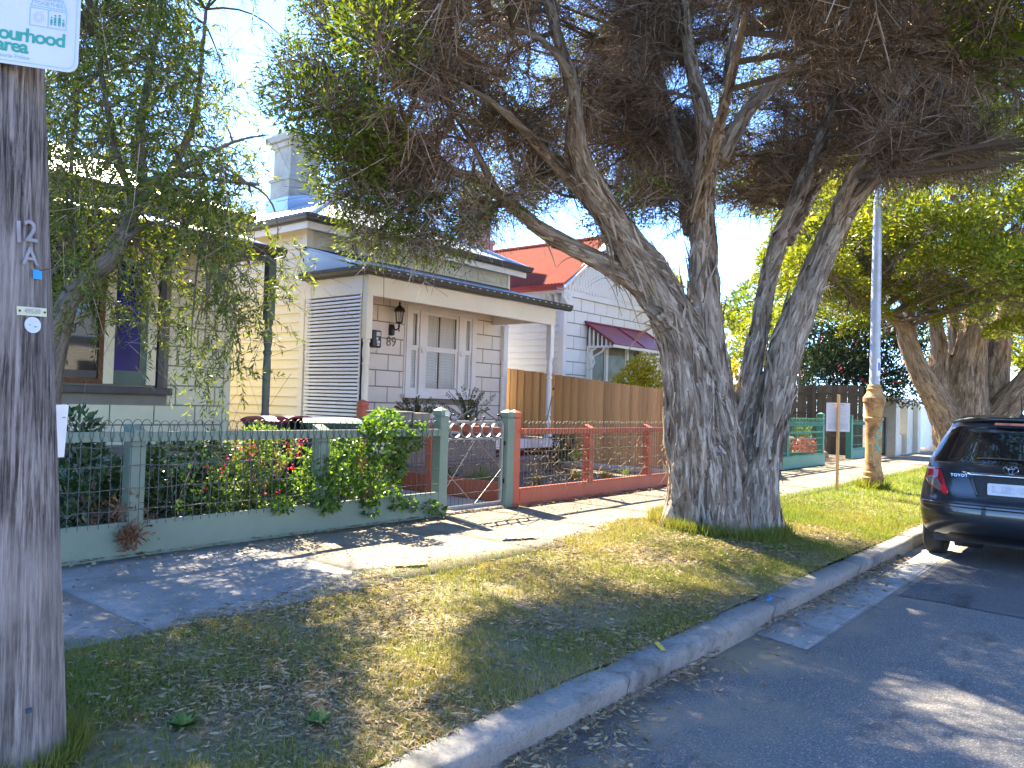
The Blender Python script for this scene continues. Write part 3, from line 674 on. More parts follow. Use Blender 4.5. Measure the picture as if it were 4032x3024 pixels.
# fittings on 89
text('numeral', '89', .24, (9.36, WY-.02, 2.53), (1, 0, 0), (0, 0, 1), DINK, H, .004)
ln = thing('wall_lantern', 'black coach lantern on the verandah wall above the number 89', 'lamp', (9.37, WY-.02, 2.750))
m = MB(); m.lathe((9.35, WY-.03, 2.740), [(.0, -.10), (.05, -.09), (.06, -.05), (.06, .05), (.045, .10), (.0, .11)], 10); m.build('backplate', BLACK, ln, smooth=True)
m = MB(); m.tube([(9.35, WY-.05, 2.780), (9.36, WY-.14, 2.740), (9.38, WY-.19, 2.780), (9.38, WY-.19, 2.860)], .014, 8); m.lathe((9.38, WY-.19, 2.700), [(.001, 0), (.014, .03), (.006, .07), (.02, .1), (.012, .14)], 8); m.build('arm', BLACK, ln, smooth=True)
m = MB(); m.lathe((9.38, WY-.19, 2.850), [(.03, 0), (.06, .015), (.065, .03), (.05, .035)], 6); 
for k in range(6):
    a = math.pi/3*k; m.tube([(9.38+.055*math.cos(a), WY-.19+.055*math.sin(a), 2.870), (9.38+.08*math.cos(a), WY-.19+.08*math.sin(a), 3.070)], .006, 4)
m.build('cage', BLACK, ln)
MB().lathe((9.38, WY-.19, 2.880), [(.047, 0), (.07, .18)], 6).build('glass', GLASSC, ln)
MB().lathe((9.38, WY-.19, 2.890), [(.02, 0), (.022, .1), (.012, .13)], 8).build('bulb', SHUT, ln)
MB().lathe((9.38, WY-.19, 3.065), [(.10, 0), (.105, .012), (.085, .05), (.05, .085), (.022, .11), (.016, .135), (.024, .15), (.008, .165), (.005, .21), (.001, .22)], 12).build('cap', BLACK, ln, smooth=True)
mbx = thing('meter_box', 'black letterbox-sized meter box with white labels beside number 89', 'box', (8.93, WY-.02, 2.5))
MB().box(8.84, 9.04, WY-.13, WY-.018, 2.40, 2.70).build('body', BLACK, mbx, bevel=.02)
MB().box(8.82, 9.02, WY-.028, WY-.018, 2.36, 2.75).build('backboard', WARMW, mbx)
for (a, b, c, d) in ((8.92, 9.01, 2.60, 2.67), (8.92, 8.96, 2.53, 2.58), (8.93, 9.00, 2.47, 2.52), (8.94, 8.99, 2.43, 2.46)): MB().box(a, b, WY-.134, WY-.131, c, d).build('label_sticker', PAPER, mbx)
sp = thing('downpipe_spreader', 'dark grey pipe and tee spreader draining onto the verandah roof', 'pipe', (8.2, 10.1, 3.8))
MB().tube([(8.20, 10.11, 3.86), (8.20, 10.11, 4.25)], .045, 10).build('downpipe', GUTTER, sp, smooth=True)
MB().tube([(7.93, 10.12, 3.83), (8.47, 10.12, 3.83)], .055, 12).build('spreader', GUTTER, sp, smooth=True)
fl = thing('security_light', 'small black floodlight with looping cable under the eave', 'lamp', (8.75, 10.3, 4.05))
m = MB(); m.obox((8.72, 10.28, 4.10), (.12, .09, .09), Matrix.Rotation(.4, 3, 'X')); m.build('lamp_head', BLACK, fl, bevel=.01)
MB().tube([(8.76, 10.32, 4.08), (8.84, 10.3, 3.98), (8.95, 10.32, 3.95), (9.05, 10.36, 4.0), (9.1, 10.40, 4.08)], .008, 5).build('cable', BLACK, fl, smooth=True)
# small side hood beyond the verandah end
MB().box(12.612, 12.80, 10.62, 11.4, 3.05, 3.13).prism([(12.612, 10.60, 3.135), (12.84, 10.60, 3.135), (12.612, 10.60, 3.26)], (0, .8, 0)).build('side_hood', GUTTER, H)

# ---------------------------------------------------------------- house 87 (pale yellow, left)
H2 = thing('weatherboard_cottage', 'pale yellow cottage behind the weeping tree on the left', 'house', (2.5, 10.4, .3))
Y7 = 10.40
f7 = MB().box(-3, 6.12, Y7, Y7+.12, .35, 4.1).build('front_wall', JOINT, H2)
ashlar(f7, -3, 6.12, .80, .27, .58, 12, Y7, PALEY, holes=((2.55, 5.28, 1.52, 3.45),), ph=1)
MB().box(6.12, 6.22, Y7-.03, Y7+.1, .35, 4.1).build('corner_board', PALEY, H2, bevel=.004)
sw7 = MB().box(6.10, 6.19, Y7+.1, 19, .35, 4.1).build('side_wall', PALEY, H2)
ww = MB(); ww.box(2.60, 5.20, Y7-.02, Y7, 3.30, 3.45); ww.box(4.42, 4.55, Y7-.05, Y7, 1.60, 3.30); ww.box(4.98, 5.10, Y7-.05, Y7, 1.60, 3.30); ww.box(2.55, 2.68, Y7-.05, Y7, 1.6, 3.3)
win7 = ww.build('window', PALEY, H2, bevel=.005)
MB().box(5.12, 5.20, Y7-.07, Y7-.002, 1.57, 3.5).build('architrave', GUTTER, win7)
MB().box(2.45, 5.30, Y7-.14, Y7-.002, 1.475, 1.57).build('sill', GUTTER, win7, bevel=.008)
MB().box(2.68, 4.42, Y7-.018, Y7-.012, 1.62, 3.30).build('pane', GLASSD, win7)
MB().box(2.68, 4.36, Y7-.009, Y7-.003, 1.60, 3.3).build('curtain', CURTAIN, win7)
MB().box(2.68, 4.42, Y7-.045, Y7-.019, 1.60, 1.665).box(4.36, 4.42, Y7-.045, Y7-.019, 1.667, 3.3).build('sash', RUST, win7)
MB().box(2.68, 4.34, Y7-.047, Y7-.019, 1.67, 1.76).build('lower_rail', GUTTER, win7)
MB().box(4.56, 4.88, Y7-.02, Y7-.012, 1.78, 3.2).build('blue_pane', BLUEGL, win7)
MB().box(4.555, 4.975, Y7-.030, Y7-.021, 1.60, 1.78).box(4.885, 4.975, Y7-.030, Y7-.021, 1.782, 3.3).build('side_sash', DGREEN, win7)
dk7 = MB().box(-3, 6.10, 8.92, Y7, .735, .775).build('verandah_deck', DECKW, H2)
MB().box(-3, 6.10, 8.90, 8.918, .52, .77).build('deck_fascia', FGREEN, dk7)
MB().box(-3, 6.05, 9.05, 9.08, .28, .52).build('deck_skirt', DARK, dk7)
turned_post(5.90, 8.98, .775, 3.28, DGREEN, H2, .055, 2.5); turned_post(1.9, 8.98, .775, 3.28, DGREEN, H2, .055, 2.5)
MB().box(-3, 5.95, 8.93, 9.03, 3.25, 3.36).build('verandah_beam', DGREEN, H2)
vr7 = corrugated('verandah_roof', GALV, (-3, 8.86, 3.42), (6.0, 8.86, 3.42), (0, 1.5, .48), 0, 0, math.hypot(1.5, .48), H2); solid(vr7, .006)
gutter([(-3, 8.87, 3.32), (6.0, 8.87, 3.32)], GUTTER, H2, 'verandah_gutter')
MB().prism([(5.96, 8.93, 3.36), (5.96, Y7, 3.36), (5.96, Y7, 3.86)], (.02, 0, 0)).build('gable_infill', PALEY, H2)
gutter([(-3, 10.20, 4.0), (6.26, 10.20, 4.0), (6.26, 19, 4.0)], GUTTER, H2)
MB().box(-3, 6.24, 10.22, Y7-.01, 3.95, 3.99).build('soffit', PALEY, H2)
r7 = corrugated('roof', GALV, (-3.4, 10.16, 4.10), (6.30, 10.16, 4.10), (0, 1, .48), 1/1.109, 1/1.109, 4.4, H2)
corrugated('roof_slope', GALV, (6.30, 10.16, 4.10), (6.30, 19, 4.10), (-1, 0, .48), 1/1.109, 0, 4.4, r7)
roundel(5.55, Y7-.02, 2.95, .10, M('dark_rosette', (.05, .06, .05), None, 5, .5), H2, 'wall_rosette')
tag(MB().box(5.0, 5.75, 9.25, 9.75, .777, .80).build('door_mat', M('coir_mat', (.13, .085, .05), (.07, .045, .03), 25, .95, .6, 60)), 'brown coir mat lying on the yellow cottage verandah', 'mat')

# ---------------------------------------------------------------- house with red roof
H3 = thing('weatherboard_cottage', 'white gabled cottage with red corrugated roof and maroon awning', 'house', (15.6, 10, .3))
X3, Y3 = 13.80, 9.85
s3 = MB().box(X3+.004, X3+.12, Y3+.02, 18, .3, 4.1).build('side_wall', COOLW, H3)
weatherboards(26, X3, Y3+.11, 15.5, .35, .145, COOLW, s3)
MB().box(X3-.048, X3+.08, Y3-.02, Y3+.11, .3, 3.9).build('corner_board', COOLW, H3, bevel=.004)
f3 = MB().box(X3+.08, 18.6, Y3, Y3+.12, .3, 3.95).build('front_wall', JOINT, H3)
ashlar(f3, X3+.08, 18.6, .75, .285, .53, 11, Y3, COOLW, holes=((14.70, 17.15, 1.7, 3.22),))
MB().box(X3-.04, 18.6, Y3-.05, Y3-.002, 3.885, 3.99).build('frieze_moulding', COOLW, H3)
MB().box(X3-.05, X3-.002, Y3+.1, 15.5, 3.83, 4.06).build('frieze_moulding', COOLW, H3)
# gable with scalloped shingles
RX3, RZ3, EZ3 = 15.75, 5.52, 4.12
gb = MB().prism([(X3-.2, Y3-.02, 3.99), (2*RX3-X3+.2, Y3-.02, 3.99), (RX3, Y3-.02, RZ3)], (0, .08, 0)).build('gable', COOLW, H3)
me = MB().prism([(0, 0, .13), (0, 0, .03), (.03, 0, .006), (.055, 0, 0), (.08, 0, .006), (.11, 0, .03), (.11, 0, .13)], (0, -.012, 0)).mesh('shingle', COOLW)
for r_ in range(11):
    z = 4.02+r_*.105; hw = (RZ3-z-.12)/(RZ3-3.99)*(RX3-X3+.15); n = int(2*hw/.118)
    for i in range(n):
        if n*.118 < .2: continue
        o = bpy.data.objects.new('shingle', me); COL.objects.link(o); o.location = (RX3-n*.059+i*.118, Y3-.024-.004*(r_ % 2), z); o.rotation_euler.x = .06; attach(o, gb)
for sg in (-1, 1):
    m = MB(); e = Vector((RX3+sg*(RX3-X3+.32), Y3-.10, EZ3-.12)); t_ = Vector((RX3, Y3-.10, RZ3+.05))
    m.bar(e, t_, .05, .20, (0, 1, 0)); m.build('barge_board', COOLW, gb)
u3 = Vector((RX3-X3+.25, 0, RZ3-EZ3)); L3 = u3.length
r3 = corrugated('roof', REDROOF, (X3-.27, 15.2, EZ3), (X3-.27, Y3-.16, EZ3), u3, 0, 0, L3, H3)
corrugated('roof_slope', REDROOF, (2*RX3-X3+.27, Y3-.16, EZ3), (2*RX3-X3+.27, 15.2, EZ3), Vector((-u3.x, 0, u3.z)), 0, 0, L3, r3)
MB().tube([(RX3, Y3-.16, RZ3+.02), (RX3, 15.2, RZ3+.02)], .06, 8).build('ridge_cap', REDROOF, r3)
gutter([(X3-.24, 15.2, EZ3-.14), (X3-.24, Y3-.18, EZ3-.14)], REDTRIM, H3)
MB().box(X3-.238, X3-.01, Y3-.14, 15.2, EZ3-.20, EZ3-.14).build('fascia', COOLW, H3)
# downpipe and eave brackets at the corner
m = MB(); m.tube([(X3-.19, Y3+.45, EZ3-.16), (X3-.19, Y3+.45, 3.72), (X3-.07, Y3+.35, 3.58), (X3-.07, Y3+.35, .4)], .042, 8); m.build('downpipe', COOLW, H3, smooth=True)
for yy in (Y3+.12, Y3+.28, 12.4, 12.55):
    m = MB(); m.prism([(X3-.05, yy, 3.98), (X3-.22, yy, 3.98), (X3-.22, yy, 3.92), (X3-.15, yy, 3.86), (X3-.12, yy, 3.76), (X3-.06, yy, 3.70), (X3-.05, yy, 3.62)], (0, .06, 0)); m.build('eave_bracket', COOLW, H3)
m = MB(); m.prism([(X3-.24, Y3-.12, 4.0), (X3+.12, Y3-.12, 4.0), (X3+.12, Y3-.12, 3.72), (X3+.02, Y3-.12, 3.62), (X3-.08, Y3-.12, 3.70), (X3-.20, Y3-.12, 3.80)], (0, .07, 0)); m.build('corner_bracket', COOLW, H3, bevel=.01)
roundel(X3-.02, Y3-.12, 3.84, .07, COOLW, H3)
# window with awning
w3 = MB()
for (a, b) in ((14.74, 14.86), (15.42, 15.52), (16.34, 16.44), (17.0, 17.12)): w3.box(a, b, Y3-.06, Y3+.01, 1.75, 3.18)
w3.box(14.74, 17.12, Y3-.061, Y3+.01, 3.181, 3.25); w3o = w3.build('window', COOLW, H3, bevel=.005)
MB().box(14.66, 17.2, Y3-.12, Y3-.002, 1.67, 1.75).build('sill', COOLW, w3o)
for (a, b) in ((14.86, 15.42), (15.52, 16.34), (16.44, 17.0)):
    MB().box(a, b, Y3-.02, Y3-.015, 1.76, 3.18).build('pane', GLASSC, w3o)
    MB().box(a, b, Y3-.012, Y3-.008, 1.76, 3.18).build('blind', M('pale_curtain', (.30, .32, .26), (.16, .18, .14), 3, .8), w3o)
    MB().box(a, a+.03, Y3-.03, Y3-.021, 1.76, 3.18).box(b-.03, b, Y3-.03, Y3-.021, 1.76, 3.18).box(a+.03, b-.03, Y3-.03, Y3-.021, 1.76, 1.83).build('sash', COOLW, w3o)
aw = MB(); T0, T1 = Vector((14.55, Y3-.03, 3.36)), Vector((17.28, Y3-.03, 3.36)); B0, B1 = Vector((14.55, Y3-.80, 2.86)), Vector((17.28, Y3-.80, 2.86))
aw.prism([T0, B0, B1, T1], (0, 0, .025)); awo = aw.build('awning', MAROON, H3)
for x in (14.55, 15.9, 17.28): MB().bar((x, Y3-.03, 3.40), (x, Y3-.81, 2.892), .035, .02).build('awning_rib', MAROON, awo)
MB().bar(T0+Vector((0, 0, .035)), T1+Vector((0, 0, .035)), .05, .03).build('awning_rib', MAROON, awo)
vl = MB()
for i in range(46): vl.prism([(14.56+i*.059, Y3-.79, 2.86), (14.615+i*.059, Y3-.79, 2.86), (14.615+i*.059, Y3-.79, 2.81), (14.588+i*.059, Y3-.79, 2.795), (14.56+i*.059, Y3-.79, 2.81)], (0, .012, 0))
vl.build('valance', COOLW, awo)
for x in (14.60, 17.2):
    m = MB(); m.box(x, x+.05, Y3-.78, Y3-.06, 2.80, 2.845)
    for k in range(6): yy = Y3-.12-k*.11; m.box(x+.01, x+.04, yy-.02, yy+.02, 2.846, 2.86+(yy-(Y3-.8))*.60)
    m.tube([(x+.025, Y3-.08, 2.30), (x+.025, Y3-.20, 2.36), (x+.025, Y3-.26, 2.48), (x+.025, Y3-.22, 2.60), (x+.025, Y3-.34, 2.66), (x+.025, Y3-.46, 2.72), (x+.025, Y3-.5, 2.80)], .022, 6)
    m.tube([(x+.025, Y3-.10, 2.50), (x+.025, Y3-.15, 2.58), (x+.025, Y3-.10, 2.66), (x+.025, Y3-.2, 2.75), (x+.025, Y3-.3, 2.79)], .02, 6); m.box(x, x+.05, Y3-.10, Y3-.062, 2.10, 2.80)
    m.build('awning_bracket', COOLW, awo)
ck = MB().box(14.12, 14.95, 12.95, 13.55, 4.3, 5.55).box(14.20, 14.87, 13.0, 13.5, 5.55, 7.3).build('chimney', BRICKP, H3, bevel=.01)
MB().box(14.08, 14.99, 12.91, 13.59, 5.50, 5.62).build('chimney_moulding', BRICKP, ck, bevel=.02)

# ---------------------------------------------------------------- house glimpsed between the trunks
H4 = thing('weatherboard_cottage', 'far cottage with grey roof and red gutter glimpsed between the trunks', 'house', (23, 12, .3))
MB().box(20.2, 25.4, 12.0, 19, .3, 3.55).build('wall', RENDW, H4)
r4 = corrugated('roof', GALV, (19.8, 11.6, 3.6), (25.8, 11.6, 3.6), (0, 1, .5), 1/1.118, 1/1.118, 3.3, H4, .12)
corrugated('roof_slope', GALV, (19.8, 19, 3.6), (19.8, 11.6, 3.6), (1, 0, .5), 0, 1/1.118, 3.3, r4, .12)
gutter([(19.85, 19, 3.48), (19.85, 11.65, 3.48), (25.8, 11.65, 3.48)], REDTRIM, H4)
wq = MB().box(21.6, 23.2, 11.95, 11.99, 1.3, 2.8).build('window', COOLW, H4); MB().box(21.7, 23.1, 11.93, 11.945, 1.4, 2.7).build('pane', GLASSD, wq)
# ================================================================ FENCES
def fence_post(x, y, z0, z1, w, mat, parent, cap=True, name='post', label=None):
    m = MB(); h = w/2; m.box(x-h, x+h, y-h, y+h, z0, z1-.11 if cap else z1-.05)
    if cap:
        m.box(x-h+.008, x+h-.008, y-h+.008, y+h-.008, z1-.11, z1-.095)
        m.box(x-h-.002, x+h+.002, y-h-.002, y+h+.002, z1-.095, z1-.04)
        a = h+.002; m.add([(x-a, y-a, z1-.04), (x+a, y-a, z1-.04), (x+a, y+a, z1-.04), (x-a, y+a, z1-.04), (x, y, z1)], [(0, 1, 4), (1, 2, 4), (2, 3, 4), (3, 0, 4)])
    else:
        m.add([(x-h, y-h, z1-.05), (x+h, y-h, z1-.05), (x+h, y+h, z1-.05), (x-h, y+h, z1-.05), (x-h, y+h, z1), (x+h, y+h, z1)], [(0, 1, 5, 4), (1, 2, 5), (3, 0, 4), (2, 3, 4, 5)])
    o = m.build(name, mat, parent, bevel=.005)
    if label: o['label'] = label
    return o
def hoop_wire(x0, x1, y, z0, zr, zt, mat, parent, pitch=.072, r=.0032, rows=(), axis='x', seed=0):
    m = MB(); n = int((x1-x0)/pitch); rn = random.Random(seed)
    def P(u, z, off=0): return (u, y+off, z) if axis == 'x' else (y+off, u, z)
    for i in range(n):
        c = x0+(i+.5)*pitch; hw = pitch*.5; a = pitch*.70; j = rn.uniform(-.003, .003); t = rn.uniform(-.006, .006)
        pts = [P(c-hw, z0), P(c-hw+j, zr)]
        for k in range(9):
            an = math.pi*k/8; pts.append(P(c-a*math.cos(an), zr+.035+(zt+t-zr-.035)*math.sin(an)**.8, -.004 if i % 2 else .004))
        pts.append(P(c+hw+j, zr))
        m.tube(pts, r, 4, False)
        for zz in (zr-.045, zr-.0): m.tube([P(c-hw, zz-.010), P(c-hw, zz), P(c-hw, zz+.010)], [r*1.2, r*2.3, r*1.2], 5)
    for z in rows:
        pts = []; k = max(2, int((x1-x0)/.09))
        for q in range(k+1): pts.append(P(x0+(x1-x0)*q/k, z+rn.uniform(-.006, .006), rn.uniform(-.003, .003)))
        m.tube(pts, r*1.15, 4, False)
    o = m.build('woven_wire', mat, parent); o['kind'] = 'stuff'; return o
FY = 6.0
FN = thing('wire_fence', 'sage green timber and hooped wire front fence overgrown with shrubs', 'fence', (3, FY, PZ))
fence_post(2.82, FY, .25, 1.255, .12, FGREEN, FN, False); fence_post(.9, FY, .25, 1.255, .12, FGREEN, FN, False); fence_post(4.55, FY, .25, 1.255, .12, FGREEN, FN, False)
MB().box(-3, 6.075, FY-.092, FY-.061, 1.13, 1.205).build('rail', FGREEN, FN, bevel=.004)
MB().box(-3, 6.075, FY-.062, FY-.03, .235, .525).build('plinth_board', FGREEN, FN, bevel=.004)
hoop_wire(-1.5, 6.05, FY-.10, .50, 1.14, 1.295, WIRE, FN, rows=(.62, .78, .95, 1.09), seed=1)
GP = thing('gate_post', 'tall sage green gate post carrying a small white sticker', 'post', (6.14, FY, PZ))
fence_post(6.14, FY, .25, 1.445, .125, FGREEN, GP, True, 'post_shaft')
MB().box(6.135, 6.20, FY-.0675, FY-.0655, 1.345, 1.395).build('sticker', PAPER, GP)
for k in range(2): MB().box(6.14, 6.195, FY-.0685, FY-.0678, 1.375-k*.013, 1.381-k*.013).build('sticker_print', INK, GP)
GQ = thing('gate_post', 'paired gate post, half sage green and half red ochre', 'post', (7.34, FY, PZ))
fence_post(7.285, FY, .25, 1.435, .13, FGREEN, GQ, True, 'post_shaft')
o = fence_post(7.413, FY, .25, 1.435, .122, REDP, GQ, True, 'post_shaft'); o['label'] = 'red ochre half of the paired post'
# --- letterbox 87
LB = thing('letterbox', 'weathered wooden letterbox with white number 87 behind the gate post', 'letterbox', (5.95, 6.2, 1.1))
MB().box(5.42, 5.80, 6.10, 6.36, 1.15, 1.36).build('box', GREYWOOD, LB, bevel=.006)
MB().box(5.40, 5.82, 6.08, 6.38, 1.362, 1.385).build('lid', GREYWOOD, LB, bevel=.004)
MB().box(5.82, 6.07, 6.10, 6.36, 1.10, 1.37).build('number_panel', GREYWOOD, LB, bevel=.006)
text('numeral', '87', .13, (5.95, 6.095, 1.20), (1, 0, 0), (0, 0, 1), PAPER, LB, .002)
# --- garden gate
GT = thing('garden_gate', 'wrought iron garden gate with rings and scrollwork', 'gate', (6.72, FY, PZ))
gx0, gx1 = 6.225, 7.20; gm = GREYSTEEL; gy = FY-.01
m = MB(); rr = .06
def arcp(cx, cz, r, a0, a1, n=8): return [(cx+r*math.cos(a0+(a1-a0)*i/n), gy, cz+r*math.sin(a0+(a1-a0)*i/n)) for i in range(n+1)]
pts = [(gx0+.012, gy, .325), (gx0+.012, gy, 1.22)] + arcp(gx0+.012+rr, 1.22, rr, math.pi, math.pi/2)[1:] + arcp(gx1-.012-rr, 1.22, rr, math.pi/2, 0) + [(gx1-.012, gy, .325)]
m.tube(pts, .0145, 8); m.tube([(gx0+.012, gy, .33), (gx1-.012, gy, .33)], .0145, 8); m.tube([(gx0+.012, gy, 1.085), (gx1-.012, gy, 1.085)], .013, 8)
m.build('frame', gm, GT, smooth=True)
for i in range(5):
    cx = gx0+.135+i*.176; n = 20; m = MB(); vs = []
    for k in range(n):
        a = 2*math.pi*k/n
        for (r_, yy) in ((.088, -.014), (.088, .014), (.082, .014), (.082, -.014)): vs.append((cx+r_*math.cos(a), gy+yy, 1.182+r_*.93*math.sin(a)))
    m.add(vs, [(k*4+j, k*4+(j+1) % 4, ((k+1) % n)*4+(j+1) % 4, ((k+1) % n)*4+j) for k in range(n) for j in range(4)]); m.build('ring', gm, GT)
xc = (gx0+gx1)/2
def scroll(fn, name='scroll'):
    m = MB(); pts = fn; m.tube(pts, .0085, 6); e = Vector(pts[-1]); m.lathe((e.x, e.y, e.z-.016), [(.001, 0), (.014, .008), (.017, .016), (.014, .024), (.001, .032)], 8); m.build(name, BLACK, GT, smooth=True)
for sg in (-1, 1):
    scroll([(xc, gy, 1.32), (xc+sg*.03, gy, 1.29), (xc+sg*.08, gy, 1.283), (xc+sg*.12, gy, 1.305), (xc+sg*.135, gy, 1.335)])
    scroll([(xc+sg*.01, gy, 1.34), (xc+sg*.02, gy, 1.40), (xc+sg*.06, gy, 1.425), (xc+sg*.10, gy, 1.415), (xc+sg*.28, gy, 1.335), (xc+sg*.37, gy, 1.29), (xc+sg*.42, gy, 1.295), (xc+sg*.44, gy, 1.33), (xc+sg*.42, gy, 1.365), (xc+sg*.385, gy, 1.36)])
m = MB(); m.lathe((xc, gy, 1.255), [(.008, 0), (.009, .05), (.012, .1), (.012, .14), (.010, .16), (.011, .22), (.014, .225), (.014, .25), (.004, .265)], 8); m.build('finial', BLACK, GT, smooth=True)
m = MB(); m.tube([(gx0+.02, gy, .55), (xc, gy, 1.08), (gx1-.02, gy, .72)], .005, 5); m.tube([(gx0+.02, gy, .72), (xc, gy, .335), (gx1-.02, gy, .72)], .005, 5); m.build('brace', gm, GT)
hoop_wire(gx0+.03, gx1-.03, gy, .335, 1.0, 1.075, WIRE, GT, pitch=.066, rows=(.47, .63, .79, .90, .98), seed=4)
for z in (.55, 1.0): MB().box(gx1-.004, gx1+.022, gy-.02, gy+.02, z, z+.05).build('hinge', BLACK, GT)
# --- red fence
FR = thing('wire_fence', 'red ochre timber and hooped wire front fence', 'fence', (10, FY, PZ))
for x in (9.06, 10.69, 12.4): fence_post(x, FY, .25, 1.25, .115, REDP, FR, False)
MB().box(7.48, 12.95, FY-.090, FY-.0595, 1.13, 1.20).build('rail', REDP, FR, bevel=.004)
MB().box(7.50, 12.95, FY-.062, FY-.028, .24, .475).build('plinth_board', REDP, FR, bevel=.004)
hoop_wire(7.50, 12.9, FY-.098, .45, 1.14, 1.29, M('weathered_wire', (.14, .115, .08), (.2, .17, .12), 30, .6, metal=.3), FR, rows=(.60, .76, .92, 1.07), seed=2)
# --- red side fence between the two gardens
FS = thing('wire_fence', 'low red ochre side fence running from the gate to the verandah', 'fence', (7.42, 7.5, PZ))
fence_post(7.42, 8.84, .25, 1.50, .125, REDP, FS); fence_post(7.42, 7.42, .25, 1.22, .11, REDP, FS, False)
MB().box(7.47, 7.50, 6.07, 8.78, 1.12, 1.20).build('rail', REDP, FS, bevel=.004); MB().box(7.475, 7.505, 6.07, 8.78, .25, .52).build('plinth_board', REDP, FS, bevel=.004)
# --- timber paling fence
PF = thing('paling_fence', 'new honey-coloured timber paling fence sloping down to the street', 'fence', (12.9, 8.4, .3))
y = 6.16; i = 0
me = MB().box(0, .016, 0, .122, 0, 1).mesh('paling', PALING)
while y < 10.75:
    o = bpy.data.objects.new('paling', me); COL.objects.link(o); top = 1.77 + (y-6.2)*.112 + random.uniform(-.006, .006)
    o.location = (12.88 - (.017 if i % 2 else 0) + random.uniform(-.002, .002), y, .28); o.scale = (1, 1, top-.28); o.rotation_euler = (random.uniform(-.003, .003), 0, random.uniform(-.01, .01)); attach(o, PF)
    y += .098; i += 1
for z, k in ((.5, .0), (1.5, .08)): MB().bar((12.93, 6.2, z), (12.93, 10.7, z+k*4.5), .04, .07).build('rail', PALING, PF)
# --- bright green fence by the lamp post
FB = thing('wire_fence', 'bright green wire fence round the far corner garden', 'fence', (18, 6.25, PZ))
BY = 6.25
for x in (14.2, 15.9, 17.3, 19.7): fence_post(x, BY, .25, 1.52 if x > 19 else 1.34, .14, BGREEN, FB, x > 19)
MB().box(13.05, 19.64, BY-.11, BY-.075, 1.19, 1.28).build('rail', BGREEN, FB); MB().box(13.05, 19.64, BY-.105, BY-.075, 1.02, 1.06).build('rail', BGREEN, FB)
MB().box(13.05, 19.72, BY-.112, BY-.074, .24, .52).build('plinth_board', BGREEN, FB, bevel=.004)
hoop_wire(13.1, 19.65, BY-.115, .5, 1.22, 1.37, BGREEN, FB, pitch=.1, r=.005, rows=(.6, .75, .9), seed=6)
fence_post(19.7, 8.1, .25, 1.58, .14, BGREEN, FB); MB().box(19.69, 19.73, 6.32, 8.03, 1.19, 1.28).build('rail', BGREEN, FB); MB().box(19.69, 19.73, 6.32, 8.03, .24, .5).build('plinth_board', BGREEN, FB)
hoop_wire(6.35, 8.0, 19.68, .5, 1.22, 1.37, BGREEN, FB, pitch=.1, r=.005, rows=(.6, .75, .9), axis='y', seed=7)
FB2 = thing('wire_fence', 'short green fence return with a lone post beside the ochre lamp base', 'fence', (22.9, 6.4, PZ))
fence_post(22.6, 6.4, .25, 1.50, .15, BGREEN, FB2); MB().box(22.68, 24.9, 6.33, 6.37, .25, .55).build('plinth_board', BGREEN, FB2); MB().box(22.68, 24.9, 6.33, 6.37, 1.2, 1.28).build('rail', BGREEN, FB2)
hoop_wire(22.7, 24.9, 6.32, .5, 1.2, 1.33, BGREEN, FB2, pitch=.12, r=.005, rows=(.65, .9), seed=8)
LB2 = thing('letterbox', 'small green gabled letterbox on the fence behind the lamp base', 'letterbox', (22.8, 6.6, 1.5))
MB().box(22.45, 22.85, 6.5, 6.85, 1.45, 1.56).build('box', BGREEN, LB2); MB().prism([(22.40, 6.46, 1.562), (22.90, 6.46, 1.562), (22.65, 6.46, 1.66)], (0, .42, 0)).build('lid', M('teal_lid', (.02, .10, .12), None, 4, .5), LB2)
GT2 = thing('garden_gate', 'dark green wire gate between the lamp post and the white pillars', 'gate', (25.4, 6.35, PZ))
m = MB(); m.tube([(25.0, 6.35, .35), (25.0, 6.35, 1.35), (25.9, 6.35, 1.35), (25.9, 6.35, .35), (25.0, 6.35, .35)], .02, 6); m.build('frame', DGREEN, GT2)
hoop_wire(25.05, 25.9, 6.35, .36, 1.2, 1.33, DGREEN, GT2, pitch=.1, r=.006, rows=(.5, .7, .9, 1.1), seed=9)
m = MB(); m.tube([(25.2, 6.35, 1.37), (25.45, 6.35, 1.5), (25.7, 6.35, 1.37)], .012, 6); m.lathe((25.45, 6.35, 1.48), [(.02, 0), (.025, .05), (.001, .12)], 6); m.build('scroll', DGREEN, GT2)
fence_post(26.02, 6.35, .25, 1.45, .14, DGREEN, GT2, True, 'gate_post')
# --- old dark paling fence behind the corner garden
PO = thing('paling_fence', 'old grey-brown paling fence under the dark oleander hedge', 'fence', (24.6, 9, .3))
me = MB().box(0, .018, 0, .145, 0, 1).mesh('paling', OLDPAL); y = 6.55; i = 0
while y < 12.5:
    o = bpy.data.objects.new('paling', me); COL.objects.link(o); o.location = (24.45-(.012 if i % 2 else 0), y, .25); o.scale = (1, 1, 2.10+random.uniform(-.02, .02)); attach(o, PO); y += .15; i += 1
for z in (.8, 1.45, 2.05): MB().box(24.40, 24.437, 6.55, 12.5, z, z+.07).build('rail', OLDPAL, PO)
for yy in (7.9, 10.2): MB().box(24.33, 24.43, yy, yy+.1, .25, 2.25).build('post', OLDPAL, PO)
